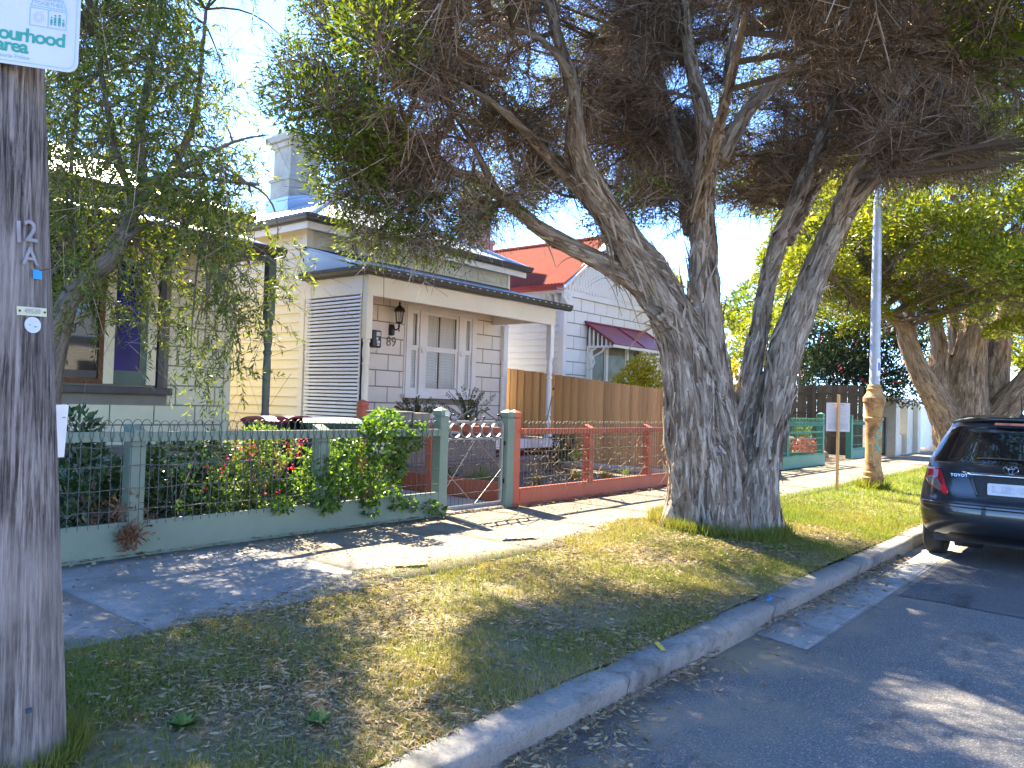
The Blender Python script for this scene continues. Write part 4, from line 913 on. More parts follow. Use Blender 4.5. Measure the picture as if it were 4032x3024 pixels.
# --- white masonry pillars further along
def pillar(x, w, z1, y, d, label, mat=RENDW):
    t = thing('masonry_pillar', label, 'pillar', (x, y, PZ), 'rendered pillars of the far white wall')
    MB().box(x-w/2, x+w/2, y-d/2, y+d/2, .2, z1-.14).build('shaft', mat, t, bevel=.012)
    MB().box(x-w/2-.05, x+w/2+.05, y-d/2-.05, y+d/2+.05, z1-.14, z1-.06).box(x-w/2-.02, x+w/2+.02, y-d/2-.02, y+d/2+.02, z1-.06, z1).build('cap', COOLW, t, bevel=.01); return t
pillar(26.55, .5, 2.10, 6.35, .55, 'broad cream rendered pillar nearest the lamp post')
pillar(28.1, .42, 2.05, 6.35, .5, 'second white rendered pillar from the lamp post')
pillar(29.6, .42, 2.05, 6.35, .5, 'third white rendered pillar from the lamp post')
pillar(33.2, .5, 1.85, 6.3, .6, 'white rendered pillar beyond the plain white gate')
wl = thing('masonry_wall', 'low rendered wall linking the white pillars', 'wall', (28, 6.4, PZ))
MB().box(26.82, 27.86, 6.25, 6.45, .2, .85).build('wall_panel', RENDW, wl); MB().box(28.34, 29.36, 6.25, 6.45, .2, 1.75).build('wall_panel', RENDW, wl)
wg = thing('timber_gate', 'plain white boarded gate between the far pillars', 'gate', (31.4, 6.35, PZ))
for k in range(18): MB().box(29.85+k*.172, 29.85+k*.172+.166, 6.33, 6.36, .38, 1.85).build('board', COOLW, wg)
pk = thing('picket_fence', 'low white picket fence on a rendered base behind the second tree', 'fence', (36, 6.3, PZ))
MB().box(33.5, 44, 6.2, 6.4, .2, .72).build('base_wall', RENDW, pk)
for k in range(60): MB().prism([(33.6+k*.17, 6.29, .76), (33.69+k*.17, 6.29, .76), (33.69+k*.17, 6.29, 1.5), (33.645+k*.17, 6.29, 1.56), (33.6+k*.17, 6.29, 1.5)], (0, .02, 0)).build('picket', COOLW, pk)
for z in (.85, 1.35): MB().box(33.55, 44, 6.315, 6.35, z, z+.06).build('rail', COOLW, pk)

# ================================================================ STREET FURNITURE
# --- timber power pole, close on the left
PB = np.array([1.075, 3.125]); LEAN = np.array([-.058, .020]); PR = .172
def pole_c(z): return PB + LEAN*(z-.2)
def polemat():
    m, t, p, o = nodes('weathered_pole_timber'); v = coords(t)
    n1 = tex(t, v, 26, 8, .7, (1, 1, .045), dist=.3); n2 = tex(t, v, 70, 6, .75, (1, 1, .03)); n3 = tex(t, v, 1.3, 5, .6)
    c = mixc(t, ramp(t, n1, .32, .66), (.14, .115, .10), (.40, .355, .325)); c = mixc(t, ramp(t, n2, .42, .60), (.045, .036, .032), c)
    c = mixc(t, ramp(t, n3, .45, .75), c, (.32, .29, .27)); c = mixc(t, ramp(t, tex(t, v, 9, 6, .7, (1, 1, .2)), .60, .78), c, (.20, .14, .10))
    t.links.new(c, p.inputs['Base Color']); p.inputs['Roughness'].default_value = .9; p.inputs['Specular IOR Level'].default_value = .2
    bumpn(t, p, n2, .8, .012); return m
PT = thing('power_pole', 'weathered grey timber power pole close to the camera', 'pole', (PB[0], PB[1], .2))
m = MB(); ns, nz = 120, 70; vs = []
for j in range(nz):
    z = .12 + 8.5*(j/(nz-1))**1.6; c = pole_c(z); r0 = PR - .006*(z-.2)
    for k in range(ns):
        a = 2*math.pi*k/ns; q = Vector((math.cos(a)*6, math.sin(a)*6, z*.35)); g = noise.noise(q*3.1)*.006 + noise.noise(q*1.1)*.006
        cr = noise.noise(Vector((math.cos(a)*13, math.sin(a)*13, z*.28+5))); g -= .020*max(0, .18-abs(cr))/.18*(1 if noise.noise(Vector((a*2, z*.5, 2))) > -.05 else 0)
        vs.append((c[0]+(r0+g)*math.cos(a), c[1]+(r0+g)*math.sin(a), z))
m.add(vs, [(j*ns+k, j*ns+(k+1) % ns, (j+1)*ns+(k+1) % ns, (j+1)*ns+k) for j in range(nz-1) for k in range(ns)]); m.build('pole_shaft', polemat(), PT, smooth=True, ang=60)
def on_pole(x, y, out=.006):                                # the point of the pole's surface behind a photo pixel, its outward normal and the sideways direction
    r_ = ray(x, y); t_ = 3.0
    best = None
    for k in range(2000):
        t_ = 2.2+k*.0006; P = CAM+r_*t_; c = pole_c(P[2])
        if np.hypot(P[0]-c[0], P[1]-c[1]) <= PR-.006*(P[2]-.2)+out: break
    n = Vector((P[0]-c[0], P[1]-c[1], 0)).normalized(); up = Vector((LEAN[0], LEAN[1], 1)).normalized(); s = up.cross(n).normalized()
    return Vector(P), n, s, up
NUM = M('raised_numeral_metal', (.30, .29, .30), (.22, .21, .22), 20, .6, metal=.3)
for ch_, (px, py), sz in (('1', (40, 503), .105), ('2', (66, 502), .105), ('A', (65, 556), .088)):
    P, n, s, up = on_pole(px, py); text('numeral', ch_, sz, P, s, up, NUM, PT, .003, bold=.001)
P, n, s, up = on_pole(69, 673, .004); m = MB(); m.obox(P, (.108, .003, .030), Matrix((s, -n, up)).transposed()); tg = m.build('number_tag', PLATEY, PT)
text('tag_numerals', '49530', .024, P+n*.0028, s, up, INK, PT, .0005)
for sg in (-1, 1): mm = MB(); q = P+s*sg*.046+n*.002; mm.obox(q, (.007, .004, .007), Matrix((s, -n, up)).transposed()); mm.build('tag_nail', RUST, PT)
P, n, s, up = on_pole(70, 702, .004); m = MB(); k = 20
m.prism([P+s*.030*math.cos(2*math.pi*i/k)+up*.028*math.sin(2*math.pi*i/k) for i in range(k)], n*.003); m.build('round_disc', M('silver_disc', (.50, .52, .58), (.40, .42, .48), 40, .35, metal=.3), PT)
for (a, b) in ((-.012, .0), (.010, -.006)): mm = MB(); mm.obox(P+s*a+up*b+n*.004, (.008, .001, .006), Matrix((s, -n, up)).transposed()); mm.build('disc_stamp', INK, PT)
P, n, s, up = on_pole(81, 593, .006); m = MB(); m.obox(P, (.036, .002, .032), Matrix((s, -n, up)).transposed()); m.build('blue_marker', BLUETAG, PT)
MB().tube([P-n*.02+up*.010, P+n*.028+up*.022+s*.022], .002, 5).build('marker_nail', RUST, PT)
P, n, s, up = on_pole(62, 1535, .006); m = MB(); m.obox(P, (.016, .012, .014), Matrix((s, -n, up)).transposed()); m.build('bolt', M('blue_bolt', (.03, .05, .09), None, 9, .5), PT)
# --- police sign on the pole
th = rad(-32); sx = Vector((math.cos(th), math.sin(th), 0)); _c2 = pole_c(2.75); _n = Vector((math.sin(th), -math.cos(th), 0)); _q = Vector((_c2[0], _c2[1], 2.75)) + _n*(PR-.015+.012)
_r = Vector(ray(168, 160)); BR = Vector(CAM) + _r*((_q-Vector(CAM)).dot(_n)/_r.dot(_n)); su = Vector((.02, 0, 1)).normalized(); su = (su-sx*su.dot(sx)).normalized(); snr = sx.cross(su)
SG = thing('community_sign', 'white and green community sign with rounded corner fixed high on the pole', 'sign', BR)
SW, SH, SR = .46, .62, .035
def SP(u, v, o=0): return BR + sx*(u-SW) + su*v + snr*o     # u from the left edge, v from the bottom
def rrect(u0, u1, v0, v1, r_, n=6):
    out = []
    for (cx, cy, a0) in ((u1-r_, v0+r_, -90), (u1-r_, v1-r_, 0), (u0+r_, v1-r_, 90), (u0+r_, v0+r_, 180)):
        for i in range(n+1): a = rad(a0+90*i/n); out.append((cx+r_*math.cos(a), cy+r_*math.sin(a)))
    return out
m = MB(); m.prism([SP(u, v) for u, v in rrect(0, SW, 0, SH, SR, 8)], snr*.003); m.build('plate', SIGNW, SG)
def outline(poly, wd, mat, name, o=.0042):
    m = MB(); P_ = [Vector((u, v, 0)) for u, v in poly]; n = len(P_); cx = sum((p.x for p in P_))/n; cy = sum((p.y for p in P_))/n; vs = []
    for i, p in enumerate(P_):
        d0 = (p-P_[i-1]).normalized(); d1 = (P_[(i+1) % n]-p).normalized(); t_ = (d0+d1).normalized(); q = Vector((-t_.y, t_.x, 0)); sc_ = wd/max(.4, q.dot(Vector((-d1.y, d1.x, 0))))
        vs += [SP(p.x, p.y, o), SP(p.x+q.x*sc_, p.y+q.y*sc_, o)]
    m.add(vs, [(2*i, 2*((i+1) % n), 2*((i+1) % n)+1, 2*i+1) for i in range(n)]); return m.build(name, mat, SG)
outline(rrect(.010, SW-.010, .010, SH-.010, .028), .0022, SIGNL, 'border_line')
text('sign_lettering', 'Neighbourhood', .064, SP(SW-.040, .084, .0042), sx, su, SIGNG, SG, .0004, 'RIGHT', 'BOTTOM_BASELINE', .0016, spacing=.86)
text('sign_lettering', 'Watch area', .062, SP(SW-.150, .044, .0042), sx, su, SIGNG, SG, .0004, 'RIGHT', 'BOTTOM_BASELINE', .0016, spacing=.88)
text('sign_small_print', '© Victoria Police', .019, SP(SW-.145, .022, .0042), sx, su, SIGNL, SG, .0003, 'RIGHT', 'BOTTOM_BASELINE')
hu0, hu1 = SW-.152, SW-.040
outline([(hu0, .142), (hu1, .142), (hu1, .206), (hu0, .206)], .003, SIGNL, 'house_outline')
outline([(hu0, .210), (hu1, .210), (hu1-.018, .255), (hu0+.018, .255)], .003, SIGNL, 'roof_outline')
m = MB(); um = (hu0+hu1)/2; m.prism([SP(um-.0015, .144, .0042), SP(um+.0015, .144, .0042), SP(um+.0015, .204, .0042), SP(um-.0015, .204, .0042)], snr*.0004); m.build('house_divider', SIGNL, SG)
text('roof_lettering', 'WORKING', .019, SP(um, .241, .0042), sx, su, SIGNL, SG, .0003, spacing=.9); text('roof_lettering', 'TOGETHER', .019, SP(um, .2235, .0042), sx, su, SIGNL, SG, .0003, spacing=.9)
m = MB()
for (u, h, w_) in ((um+.010, .020, .006), (um+.021, .028, .007), (um+.034, .030, .008), (um+.046, .016, .006)):
    m.prism([SP(u-w_/2, .154+h*.35, .0042), SP(u+w_/2, .154+h*.35, .0042), SP(u+w_/2, .154+h, .0042), SP(u-w_/2, .154+h, .0042)], snr*.0003)
    for q in (-1, 1): m.prism([SP(u+q*w_*.28-w_*.17, .154, .0042), SP(u+q*w_*.28+w_*.17, .154, .0042), SP(u+q*w_*.28+w_*.17, .154+h*.37, .0042), SP(u+q*w_*.28-w_*.17, .154+h*.37, .0042)], snr*.0003)
    m.prism([SP(u+w_*.45*math.cos(2*math.pi*i/10), .154+h+.006+w_*.45*math.sin(2*math.pi*i/10), .0042) for i in range(10)], snr*.0003)
fo = m.build('family_figures', SIGNG, SG); fo['kind'] = 'stuff'
for k_, rr_ in enumerate((.017, .010)): outline([(hu0+.028+rr_*math.cos(2*math.pi*i/16)*(1 if i % 2 else .86), .174+rr_*1.15*math.sin(2*math.pi*i/16)*(1 if i % 2 else .86)) for i in range(16)], .0016, INK, 'badge_ring')
m = MB(); m.prism([SP(SW-.255+.011*math.cos(2*math.pi*i/12), .052+.010*math.sin(2*math.pi*i/12), .004) for i in range(12)], snr*.005); m.build('rusty_bolt', RUST, SG)
# --- paper notice on the far side of the pole
NP = thing('paper_notice', 'white paper notice fixed to the shaded side of the timber pole', 'notice', on(143, 930, 1, 3.2))
c = Vector(on(137, 931, 1, 3.22)); dd = Vector((.80, .25, .0)).normalized()
m = MB(); m.prism([c-dd*.10+Vector((0, 0, .10)), c+dd*.018+Vector((0, 0, .10)), c+dd*.008+Vector((0, 0, -.10)), c-dd*.10+Vector((0, 0, -.10))], (.001, .004, 0)); m.build('sheet', PAPER, NP)
for k in range(2): mm = MB(); q = c+dd*(.004-k*.003)+Vector((-.003, -.004, .052)); mm.obox(q, (.010, .0006, .005), Matrix((dd, Vector((-dd.y, dd.x, 0)), Vector((0, 0, 1)))).transposed()); mm.build('print_mark', INK, NP)
# --- lamp post with ochre cast base
LP = thing('lamp_post', 'grey steel lamp post on a rusty ochre cast-iron base', 'lamp post', (14.44, 3.69, .25))
prof = [(.175, -.06), (.175, .14), (.18, .15), (.18, .17), (.160, .19), (.165, .22), (.165, .26), (.145, .28), (.148, .31), (.140, .33), (.138, .345), (.132, .37), (.128, .40), (.132, .9), (.136, 1.12), (.138, 1.15), (.158, 1.165), (.158, 1.195), (.132, 1.21), (.136, 1.28), (.165, 1.42), (.172, 1.46), (.182, 1.47), (.182, 1.54), (.165, 1.56), (.125, 1.63), (.118, 1.66), (.125, 1.67), (.125, 1.70), (.105, 1.72), (.112, 1.73), (.110, 1.75), (.09, 1.77)]
MB().lathe((14.44, 3.69, .25), prof, 28).build('cast_base', OCHRE, LP, smooth=True, ang=40)
MB().lathe((14.44, 3.69, 1.98), [(.088, 0), (.088, .04), (.085, .05), (.08, 1.9), (.078, 2.0), (.060, 4.2), (.05, 6.2)], 20).build('steel_shaft', GALVST, LP, smooth=True, ang=40)
m = MB(); m.tube([(14.44, 3.69, 8.1), (14.44, 3.5, 8.5), (14.44, 2.9, 8.8), (14.44, 1.6, 8.95)], .035, 8); m.build('outreach_arm', GALVST, LP, smooth=True)
m = MB(); m.lathe((14.44, 1.3, 8.85), [(.001, -.06), (.12, -.05), (.15, .0), (.12, .08), (.04, .12)], 12); m.build('lamp_head', GALVST, LP, smooth=True)
lpc = Vector((14.44, 3.69, 0)); view = Vector((-14.44, -3.69, 0)).normalized(); side = Vector((-view.y, view.x, 0))   # side: to the left seen from the street
def onlp(a, z, r_): d = view*math.cos(a) - side*math.sin(a)*-1; return lpc + (view*math.cos(a)-Vector((view.y, -view.x, 0))*math.sin(a))*r_ + Vector((0, 0, z))
def stroke(pts, r_, wd, mat, name, parent):
    m = MB(); m.tube([onlp(a, z, r_) for a, z in pts], wd, 5); return m.build(name, mat, parent)
sg_ = 1
for pts in ([(.62, 1.30), (.85, 1.36), (1.0, 1.30), (.85, 1.25), (.5, 1.22), (.35, 1.15), (.55, 1.13), (.85, 1.12)], [(.30, 1.08), (.9, 1.10)], [(.18, 1.04), (.45, .98), (.28, .92)], [(.5, 1.0), (.62, .93), (.95, .90)], [(.05, .83), (.35, .86), (.85, .92)], [(.9, 1.30), (1.05, 1.22)]):
    stroke(pts, .1335, .011, TEAL, 'graffiti_stroke', LP)
for pts in ([(-.2, 1.10), (0, 1.13), (.08, 1.04), (-.12, .98), (.02, .92), (-.1, .88)], [(.15, .82), (.02, .74), (.2, .70), (.05, .62), (.3, .66), (.1, .56)], [(.0, .50), (.22, .47), (.02, .42), (.22, .38)], [(-.45, .80), (-.2, .76), (-.4, .72)], [(-.5, 1.0), (-.25, 1.02)]):
    stroke(pts, .1310, .005, CHALK, 'scratch_mark', LP)
m = MB(); m.grid(lambda a, z: onlp(a, z, .0895), list(np.linspace(.30, 1.35, 8)), [2.17, 2.25, 2.42, 2.47]); st = m.build('sticker', STICK, LP)
m = MB(); m.grid(lambda a, z: onlp(a, z, .0905), list(np.linspace(.62, 1.2, 6)), [2.26, 2.40]); m.build('sticker_patch', STICKB, LP)
# --- planning notice on a stake
ST = thing('stake_sign', 'white printed notice on a raw pine stake in the verge', 'sign', (13.32, 3.95, .25))
m = MB(); m.obox((13.32, 3.95, 1.0), (.045, .03, 1.62), Matrix.Rotation(-.35, 3, 'Z')); m.build('stake', STAKE, ST, bevel=.002)
vd = Vector((-13.32, -3.95, 0)).normalized(); vx = Vector((-vd.y, vd.x, 0)); vx = vx if vx.x*.63-vx.y*.77 > 0 else -vx
rot = Matrix.Rotation(.10, 3, 'Z'); vx = rot @ vx; vn = vx.cross(Vector((0, 0, 1)))
vn = vn if vn.dot(vd) > 0 else -vn
cc = Vector((13.32, 3.95, 1.44)) - vn*.045
m = MB(); m.obox(cc, (.36, .006, .47), Matrix((vx, -vn, Vector((0, 0, 1)))).transposed()); m.build('notice_sheet', M('notice_paper', (.62, .61, .66), (.56, .55, .60), 4, .5), ST)
def nline(u, v, w_, h_, mat=INK): mm = MB(); mm.obox(cc+vn*.0045+vx*u+Vector((0, 0, v)), (w_, .001, h_), Matrix((vx, -vn, Vector((0, 0, 1)))).transposed()); mm.build('print_line', mat, ST)
FINK = M('pale_print', (.45, .45, .50), None, 5, .6)
for k in range(14): nline(random.uniform(-.02, .0), .20-k*.026 - (.03 if k > 6 else 0), random.uniform(.20, .30), .005, FINK)
nline(0, .205, .2, .014, INK); nline(0, -.15, .30, .10, M('print_block', (.46, .46, .53), (.55, .55, .6), 20, .6))
# --- wheelie bins
def bin_(x, y, lid, label, rz=0):
    t = thing('wheelie_bin', label, 'bin', (x, y, .29), 'wheelie bins beside the verandah screen'); h = .86
    m = MB(); a, b = .20, .25
    m.add([(-a, -b, .04), (a, -b, .04), (a, b, .04), (-a, b, .04), (-.26, -.31, h), (.26, -.31, h), (.26, .31, h), (-.26, .31, h)], [(0,3,2,1),(4,5,6,7),(0,1,5,4),(1,2,6,5),(2,3,7,6),(3,0,4,7)])
    m.box(-.28, .28, -.33, .33, h, h+.035)
    parts = [('bin_body', m, BINB)]
    m = MB(); m.grid(lambda u, v: (u, v, h+.04+.065*(1-(abs(u)/.29)**4)*(1-.35*(v+.35)/.7)), list(np.linspace(-.29, .29, 11)), [-.36, -.3, -.1, .1, .3, .36]); parts.append(('lid', m, lid))
    m = MB(); m.tube([(-.22, .38, h+.04), (.22, .38, h+.04)], .018, 8); parts.append(('handle', m, BINB))
    for sg in (-1, 1): m = MB(); m.tube([(sg*.22, .28, .10), (sg*.27, .28, .10)], .10, 16); parts.append(('wheel', m, BLACK))
    m = MB(); m.prism([(.045*math.cos(2*math.pi*i/12), -.292, .62+.07*math.sin(2*math.pi*i/12)) for i in range(12)], (0, -.004, 0)); parts.append(('oval_emblem', m, STICK))
    mat4 = Matrix.Translation((x, y, .29)) @ Matrix.Rotation(rz, 4, 'Z')
    for n_, m, mt in parts:
        o = m.build(n_, mt, None); o.data.transform(mat4); attach(o, t)
        if n_ == 'lid': solid(o, .03, 0)
    return t
bin_(5.80, 8.52, BINR, 'dark wheelie bin with red lid behind the green fence', .25)
bin_(6.12, 7.85, BING, 'dark wheelie bin with green lid in front of the slatted screen', .95)
# --- broom leaning at the verandah corner
BRM = thing('broom', 'thin broom leaning beside the right verandah post', 'broom', (11.9, 8.75, .9))
a = Vector(on(1173, 948, 1, 8.78)); b = Vector(on(1196, 838, 1, 8.80)); MB().tube([a, a+(b-a)*.84], .011, 6).build('handle', GREYWOOD, BRM); MB().tube([a+(b-a)*.84, a+(b-a)*.95], .016, 6).build('yellow_grip', YELPL, BRM); MB().tube([a+(b-a)*.95, b], .018, 6).build('tip', BLACK, BRM)
# --- rocks in the corner garden
for i, (x, y, r_) in enumerate([(21.2, 7.0, .26), (21.6, 7.35, .22), (21.0, 7.5, .24), (21.9, 6.9, .18), (21.4, 7.2, .24), (22.1, 7.3, .2)]):
    m = MB(); zc = .35+(.33 if i in (2, 4) else 0)
    m.grid(lambda u, v: (x+r_*math.cos(u)*math.sin(v)*(1+.3*noise.noise(Vector((math.cos(u)*1.5+i*7, math.sin(u)*1.5, v)))), y+r_*math.sin(u)*math.sin(v), zc+r_*.75*math.cos(v)*(1+.2*noise.noise(Vector((u, v, i))))), list(np.linspace(0, 2*math.pi, 13)), list(np.linspace(.02, math.pi-.02, 8)))
    tag(m.build('garden_rock', ROCK, None, smooth=True), ['round tan garden rock at the front of the corner rockery', 'tan rock at the back right of the rockery', 'upper left rock of the corner rockery', 'small rock near the lone green post', 'topmost middle rock of the corner rockery', 'pale rock at the far right of the rockery'][i], 'rock', 'rockery stones in the corner garden')
# ================================================================ PARKED CAR (seen from behind)
def carmat():
    m, t, p, o = nodes('dark_grey_car_paint'); p.inputs['Base Color'].default_value = (.022, .026, .034, 1); p.inputs['Metallic'].default_value = .55
    p.inputs['Roughness'].default_value = .30; p.inputs['Coat Weight'].default_value = 1; p.inputs['Coat Roughness'].default_value = .03
    fl = tex(t, coords(t), 900, 1); c = mixc(t, ramp(t, fl, .5, .8), (.020, .024, .032), (.045, .05, .06)); t.links.new(c, p.inputs['Base Color']); return m
CPAINT = carmat()
CGLASS = M('tinted_car_glass', (.006, .008, .011), None, 3, .02, coat=1, spec=.9)
CBLACK = M('black_plastic', (.010, .010, .012), (.016, .016, .018), 40, .55)
CRUB = M('tyre_rubber', (.012, .012, .013), (.02, .02, .02), 20, .85, .3, 60)
CHROME = M('chrome', (.75, .76, .78), None, 3, .10, metal=1)
LRED = M('tail_lamp_red', (.30, .004, .012), (.22, .003, .01), 30, .08, coat=1)
LBRI = M('tail_lamp_bright_red', (.75, .015, .04), None, 8, .1, coat=1)
LCLR = M('tail_lamp_clear', (.22, .21, .215), (.13, .125, .13), 14, .10, coat=1, metal=.3)
CX0, CYc = 9.03, 1.06
CAR = thing('hatchback_car', 'dark grey hatchback parked at the kerb, seen from behind', 'car', (CX0+1.9, CYc, 0))
_z = [.26, .31, .38, .50, .62, .70, .78, .86, .95, 1.00, 1.06, 1.16, 1.28, 1.38, 1.44, 1.475, 1.50, 1.512]
_r = [.16, .055, .015, .0, .012, .045, .060, .075, .105, .125, .165, .235, .315, .385, .40, .42, .56, .90]     # rear face
_w = [.78, .80, .825, .845, .850, .845, .830, .812, .788, .778, .765, .722, .668, .618, .590, .568, .52, .42]   # half width
_f = [3.70, 3.82, 3.86, 3.88, 3.86, 3.82, 3.74, 3.62, 3.35, 3.10, 2.92, 2.72, 2.46, 2.22, 2.02, 1.88, 1.70, 1.45]  # front
_c = [.34, .36, .37, .38, .38, .36, .34, .32, .28, .27, .26, .25, .24, .22, .20, .20, .22, .26]                # rear corner depth
def ci(a, z): return float(np.interp(z, _z, a))
NE = 2.7
def rearx(y, z):
    w_ = ci(_w, z); q = min(1, abs(y)/w_); return ci(_r, z) + ci(_c, z)*(1-(max(0, 1-q**NE))**(1/NE))
def CP(y, z, out=0): return Vector((CX0 + rearx(y, z) - out, CYc + y, z))
def slice_(z):
    w_ = ci(_w, z); pts = []; n = 22
    for i in range(-n, n+1):
        y = w_*math.sin(math.pi/2*i/n); pts.append((rearx(y, z), y))
    f = ci(_f, z); x0 = ci(_r, z)+ci(_c, z)
    sidel = [(x0+(f-.45-x0)*k/10, w_*(1+.0*k)) for k in range(1, 11)]
    fr = [(f-.45+.45*(1-(abs(math.cos(math.pi*k/12)))**2.2)**(1/2.2) if True else f, w_*math.cos(math.pi*k/12)) for k in range(1, 12)]
    return pts + sidel + fr + [(x, -y) for x, y in sidel[::-1]]
m = MB(); zs = sorted(set(_z + [.34, .44, .56, .66, .74, .90, 1.03, 1.11, 1.22, 1.33, 1.41, 1.458, 1.49])); S_ = [slice_(z) for z in zs]; nn = len(S_[0]); vs = []
for z, s_ in zip(zs, S_):
    for (x, y) in s_: vs.append((CX0+x, CYc+y, z + (.02*max(0, 1-(x-.9)**2/1.2) if z > 1.49 else 0)))
m.add(vs, [(j*nn+k, (j)*nn+(k+1) % nn, (j+1)*nn+(k+1) % nn, (j+1)*nn+k) for j in range(len(zs)-1) for k in range(nn)][::1])
m.F.append(tuple(range((len(zs)-1)*nn, len(zs)*nn)))
m.F = [f[::-1] for f in m.F]
# cut the wheel openings
def inarch(f):
    c = sum((Vector(m.V[i]) for i in f), Vector())/len(f)
    return any((c.x-CX0-wx)**2 + (c.z-.30)**2 < .335**2 and abs(c.y-CYc) > .55 and c.z < .62 for wx in (.66, 3.17))
m.F = [f for f in m.F if not inarch(f)]
body = m.build('body', CPAINT, CAR, smooth=True, ang=50)
MB().box(CX0+.25, CX0+3.6, CYc-.70, CYc+.70, .20, .95).build('underbody', CBLACK, CAR)
def patch_(name, mat, poly, out, parent=CAR, nu=12, nv=8, th=0):
    """patch on the rear surface: poly = rows of (z, y_left, y_right)"""
    b = MB(); zs_ = [p[0] for p in poly]; yl = [p[1] for p in poly]; yr = [p[2] for p in poly]
    zz = list(np.linspace(zs_[0], zs_[-1], nv))
    b.grid(lambda u, z: CP(np.interp(z, zs_, yl)*(1-u)+np.interp(z, zs_, yr)*u, z, out), list(np.linspace(0, 1, nu)), zz)
    o = b.build(name, mat, parent, smooth=True, ang=60)
    if th: solid(o, th, 0)
    return o
gl = patch_('rear_window', CGLASS, [(1.035, .695, -.695), (1.10, .712, -.712), (1.25, .648, -.648), (1.37, .575, -.575), (1.405, .50, -.50)], .006, nu=26, nv=12)
patch_('window_seal', CBLACK, [(1.020, .712, -.712), (1.10, .728, -.728), (1.25, .664, -.664), (1.39, .588, -.588), (1.418, .50, -.50)], .003, gl, nu=26, nv=12)
m = MB(); m.tube([CP(-.35, 1.055, .02), CP(-.10, 1.09, .022), CP(.16, 1.092, .022), CP(.30, 1.085, .02)], [.012, .010, .009, .006], 6); m.build('wiper', CBLACK, CAR, smooth=True)
for hy in (.33, -.33):
    m = MB(); m.lathe((CX0+1.25, CYc+hy, 1.12), [(.10, 0), (.125, .05), (.125, .14), (.10, .2), (.04, .22)], 12); m.build('headrest', CBLACK, CAR, smooth=True)
sp_ = MB(); sp_.grid(lambda u, v: (CX0 + .37+.16*(u/.56)**2 - .03 + v*.5, CYc+u, 1.455 + .02*v - .055*(u/.58)**4 + .010), list(np.linspace(-.57, .57, 17)), [0, .05, .2, .6, 1]); solid(sp_.build('roof_spoiler', CPAINT, CAR, smooth=True, ang=60), .045, -1)
m = MB(); m.grid(lambda u, z: (CX0+.336+.16*(u/.56)**2, CYc+u, z), list(np.linspace(-.17, .17, 6)), [1.428, 1.452]); solid(m.build('high_brake_lamp', LRED, CAR), .012, 0)
for sg in (1, -1):
    def Q(rows): return [(z, a*sg, b*sg) for z, a, b in rows]
    tl = patch_('tail_lamp', LRED, Q([(.695, .555, .548), (.73, .625, .535), (.79, .735, .560), (.86, .785, .585), (.92, .775, .605), (.965, .768, .630)]), .014, CAR, 10, 14, .012)
    patch_('clear_lens', LCLR, Q([(.74, .630, .595), (.78, .700, .610), (.84, .770, .635), (.885, .782, .685), (.897, .782, .75)]), .023, tl, 8, 8)
    patch_('brake_lens', LBRI, Q([(.715, .590, .545), (.76, .605, .556), (.805, .622, .575)]), .023, tl, 6, 6)
patch_('tailgate_gap', CBLACK, [(.665, .55, -.55), (.672, .56, -.56)], .004, CAR, 20, 2)
for sg in (1, -1): patch_('tailgate_gap', CBLACK, [(.670, .548*sg, .556*sg), (.72, .592*sg, .600*sg), (.745, .60*sg, .607*sg)], .004, CAR, 2, 6)
ts = patch_('chrome_strip', CHROME, [(.915, .36, -.36), (.93, .40, -.40), (.945, .42, -.42)], .020, CAR, 16, 4, .02)
rc = MB(); 
patch_('plate_recess', CBLACK, [(.70, .27, -.27), (.80, .30, -.30), (.91, .33, -.33)], .005, CAR, 14, 6)
for sg in (1, -1): patch_('recess_edge', CPAINT, [(.71, .262*sg, .282*sg), (.80, .292*sg, .318*sg), (.912, .325*sg, .365*sg)], .016, CAR, 3, 8, .02)
pl = MB(); xP = CX0+.045
pl.prism([(xP, CYc+u, v) for u, v in rrect(-.186, .186, .735, .850, .012)], (-.004, 0, 0)); plo = pl.build('number_plate', M('plate_white', (.66, .68, .72), (.60, .62, .66), 5, .4), CAR)
pf = MB(); pf.prism([(xP+.006, CYc+u, v) for u, v in rrect(-.197, .197, .716, .868, .012)], (-.006, 0, 0)); pf.build('plate_surround', CBLACK, plo)
YM = (0, -1, 0)
text('plate_border_print', 'New Cars by Dealer', .022, (xP-.003, CYc, .857), YM, (0, 0, 1), ALU, plo, .0005) if False else None
m = MB(); m.grid(lambda u, v: (xP-.0045, CYc+u, v), list(np.linspace(-.15, .15, 2)), [.757, .828]); m.build('blurred_plate_print', M('plate_blur', (.42, .47, .58), (.62, .64, .68), 11, .5, lo=.4, hi=.6), plo)
# emblem
def ering(a, b, cz, wd, name, cy=0):
    m = MB(); n = 28; pts = [CP(cy+a*math.cos(2*math.pi*i/n), cz+b*math.sin(2*math.pi*i/n), .016) for i in range(n)]; vs = []
    m.tube(pts+[pts[0], pts[1]], wd, 6, False); m.build(name, CHROME, CAR, smooth=True)
ering(.063, .043, .995, .007, 'emblem'); ering(.038, .016, 1.015, .0055, 'emblem'); ering(.017, .034, .988, .0055, 'emblem')
P = CP(.43, .905, .012); text('maker_lettering', 'TOYOTA', .042, P, (.12, -1, 0), (0.2, 0, 1), CHROME, CAR, .003, bold=.0006, spacing=1.1)
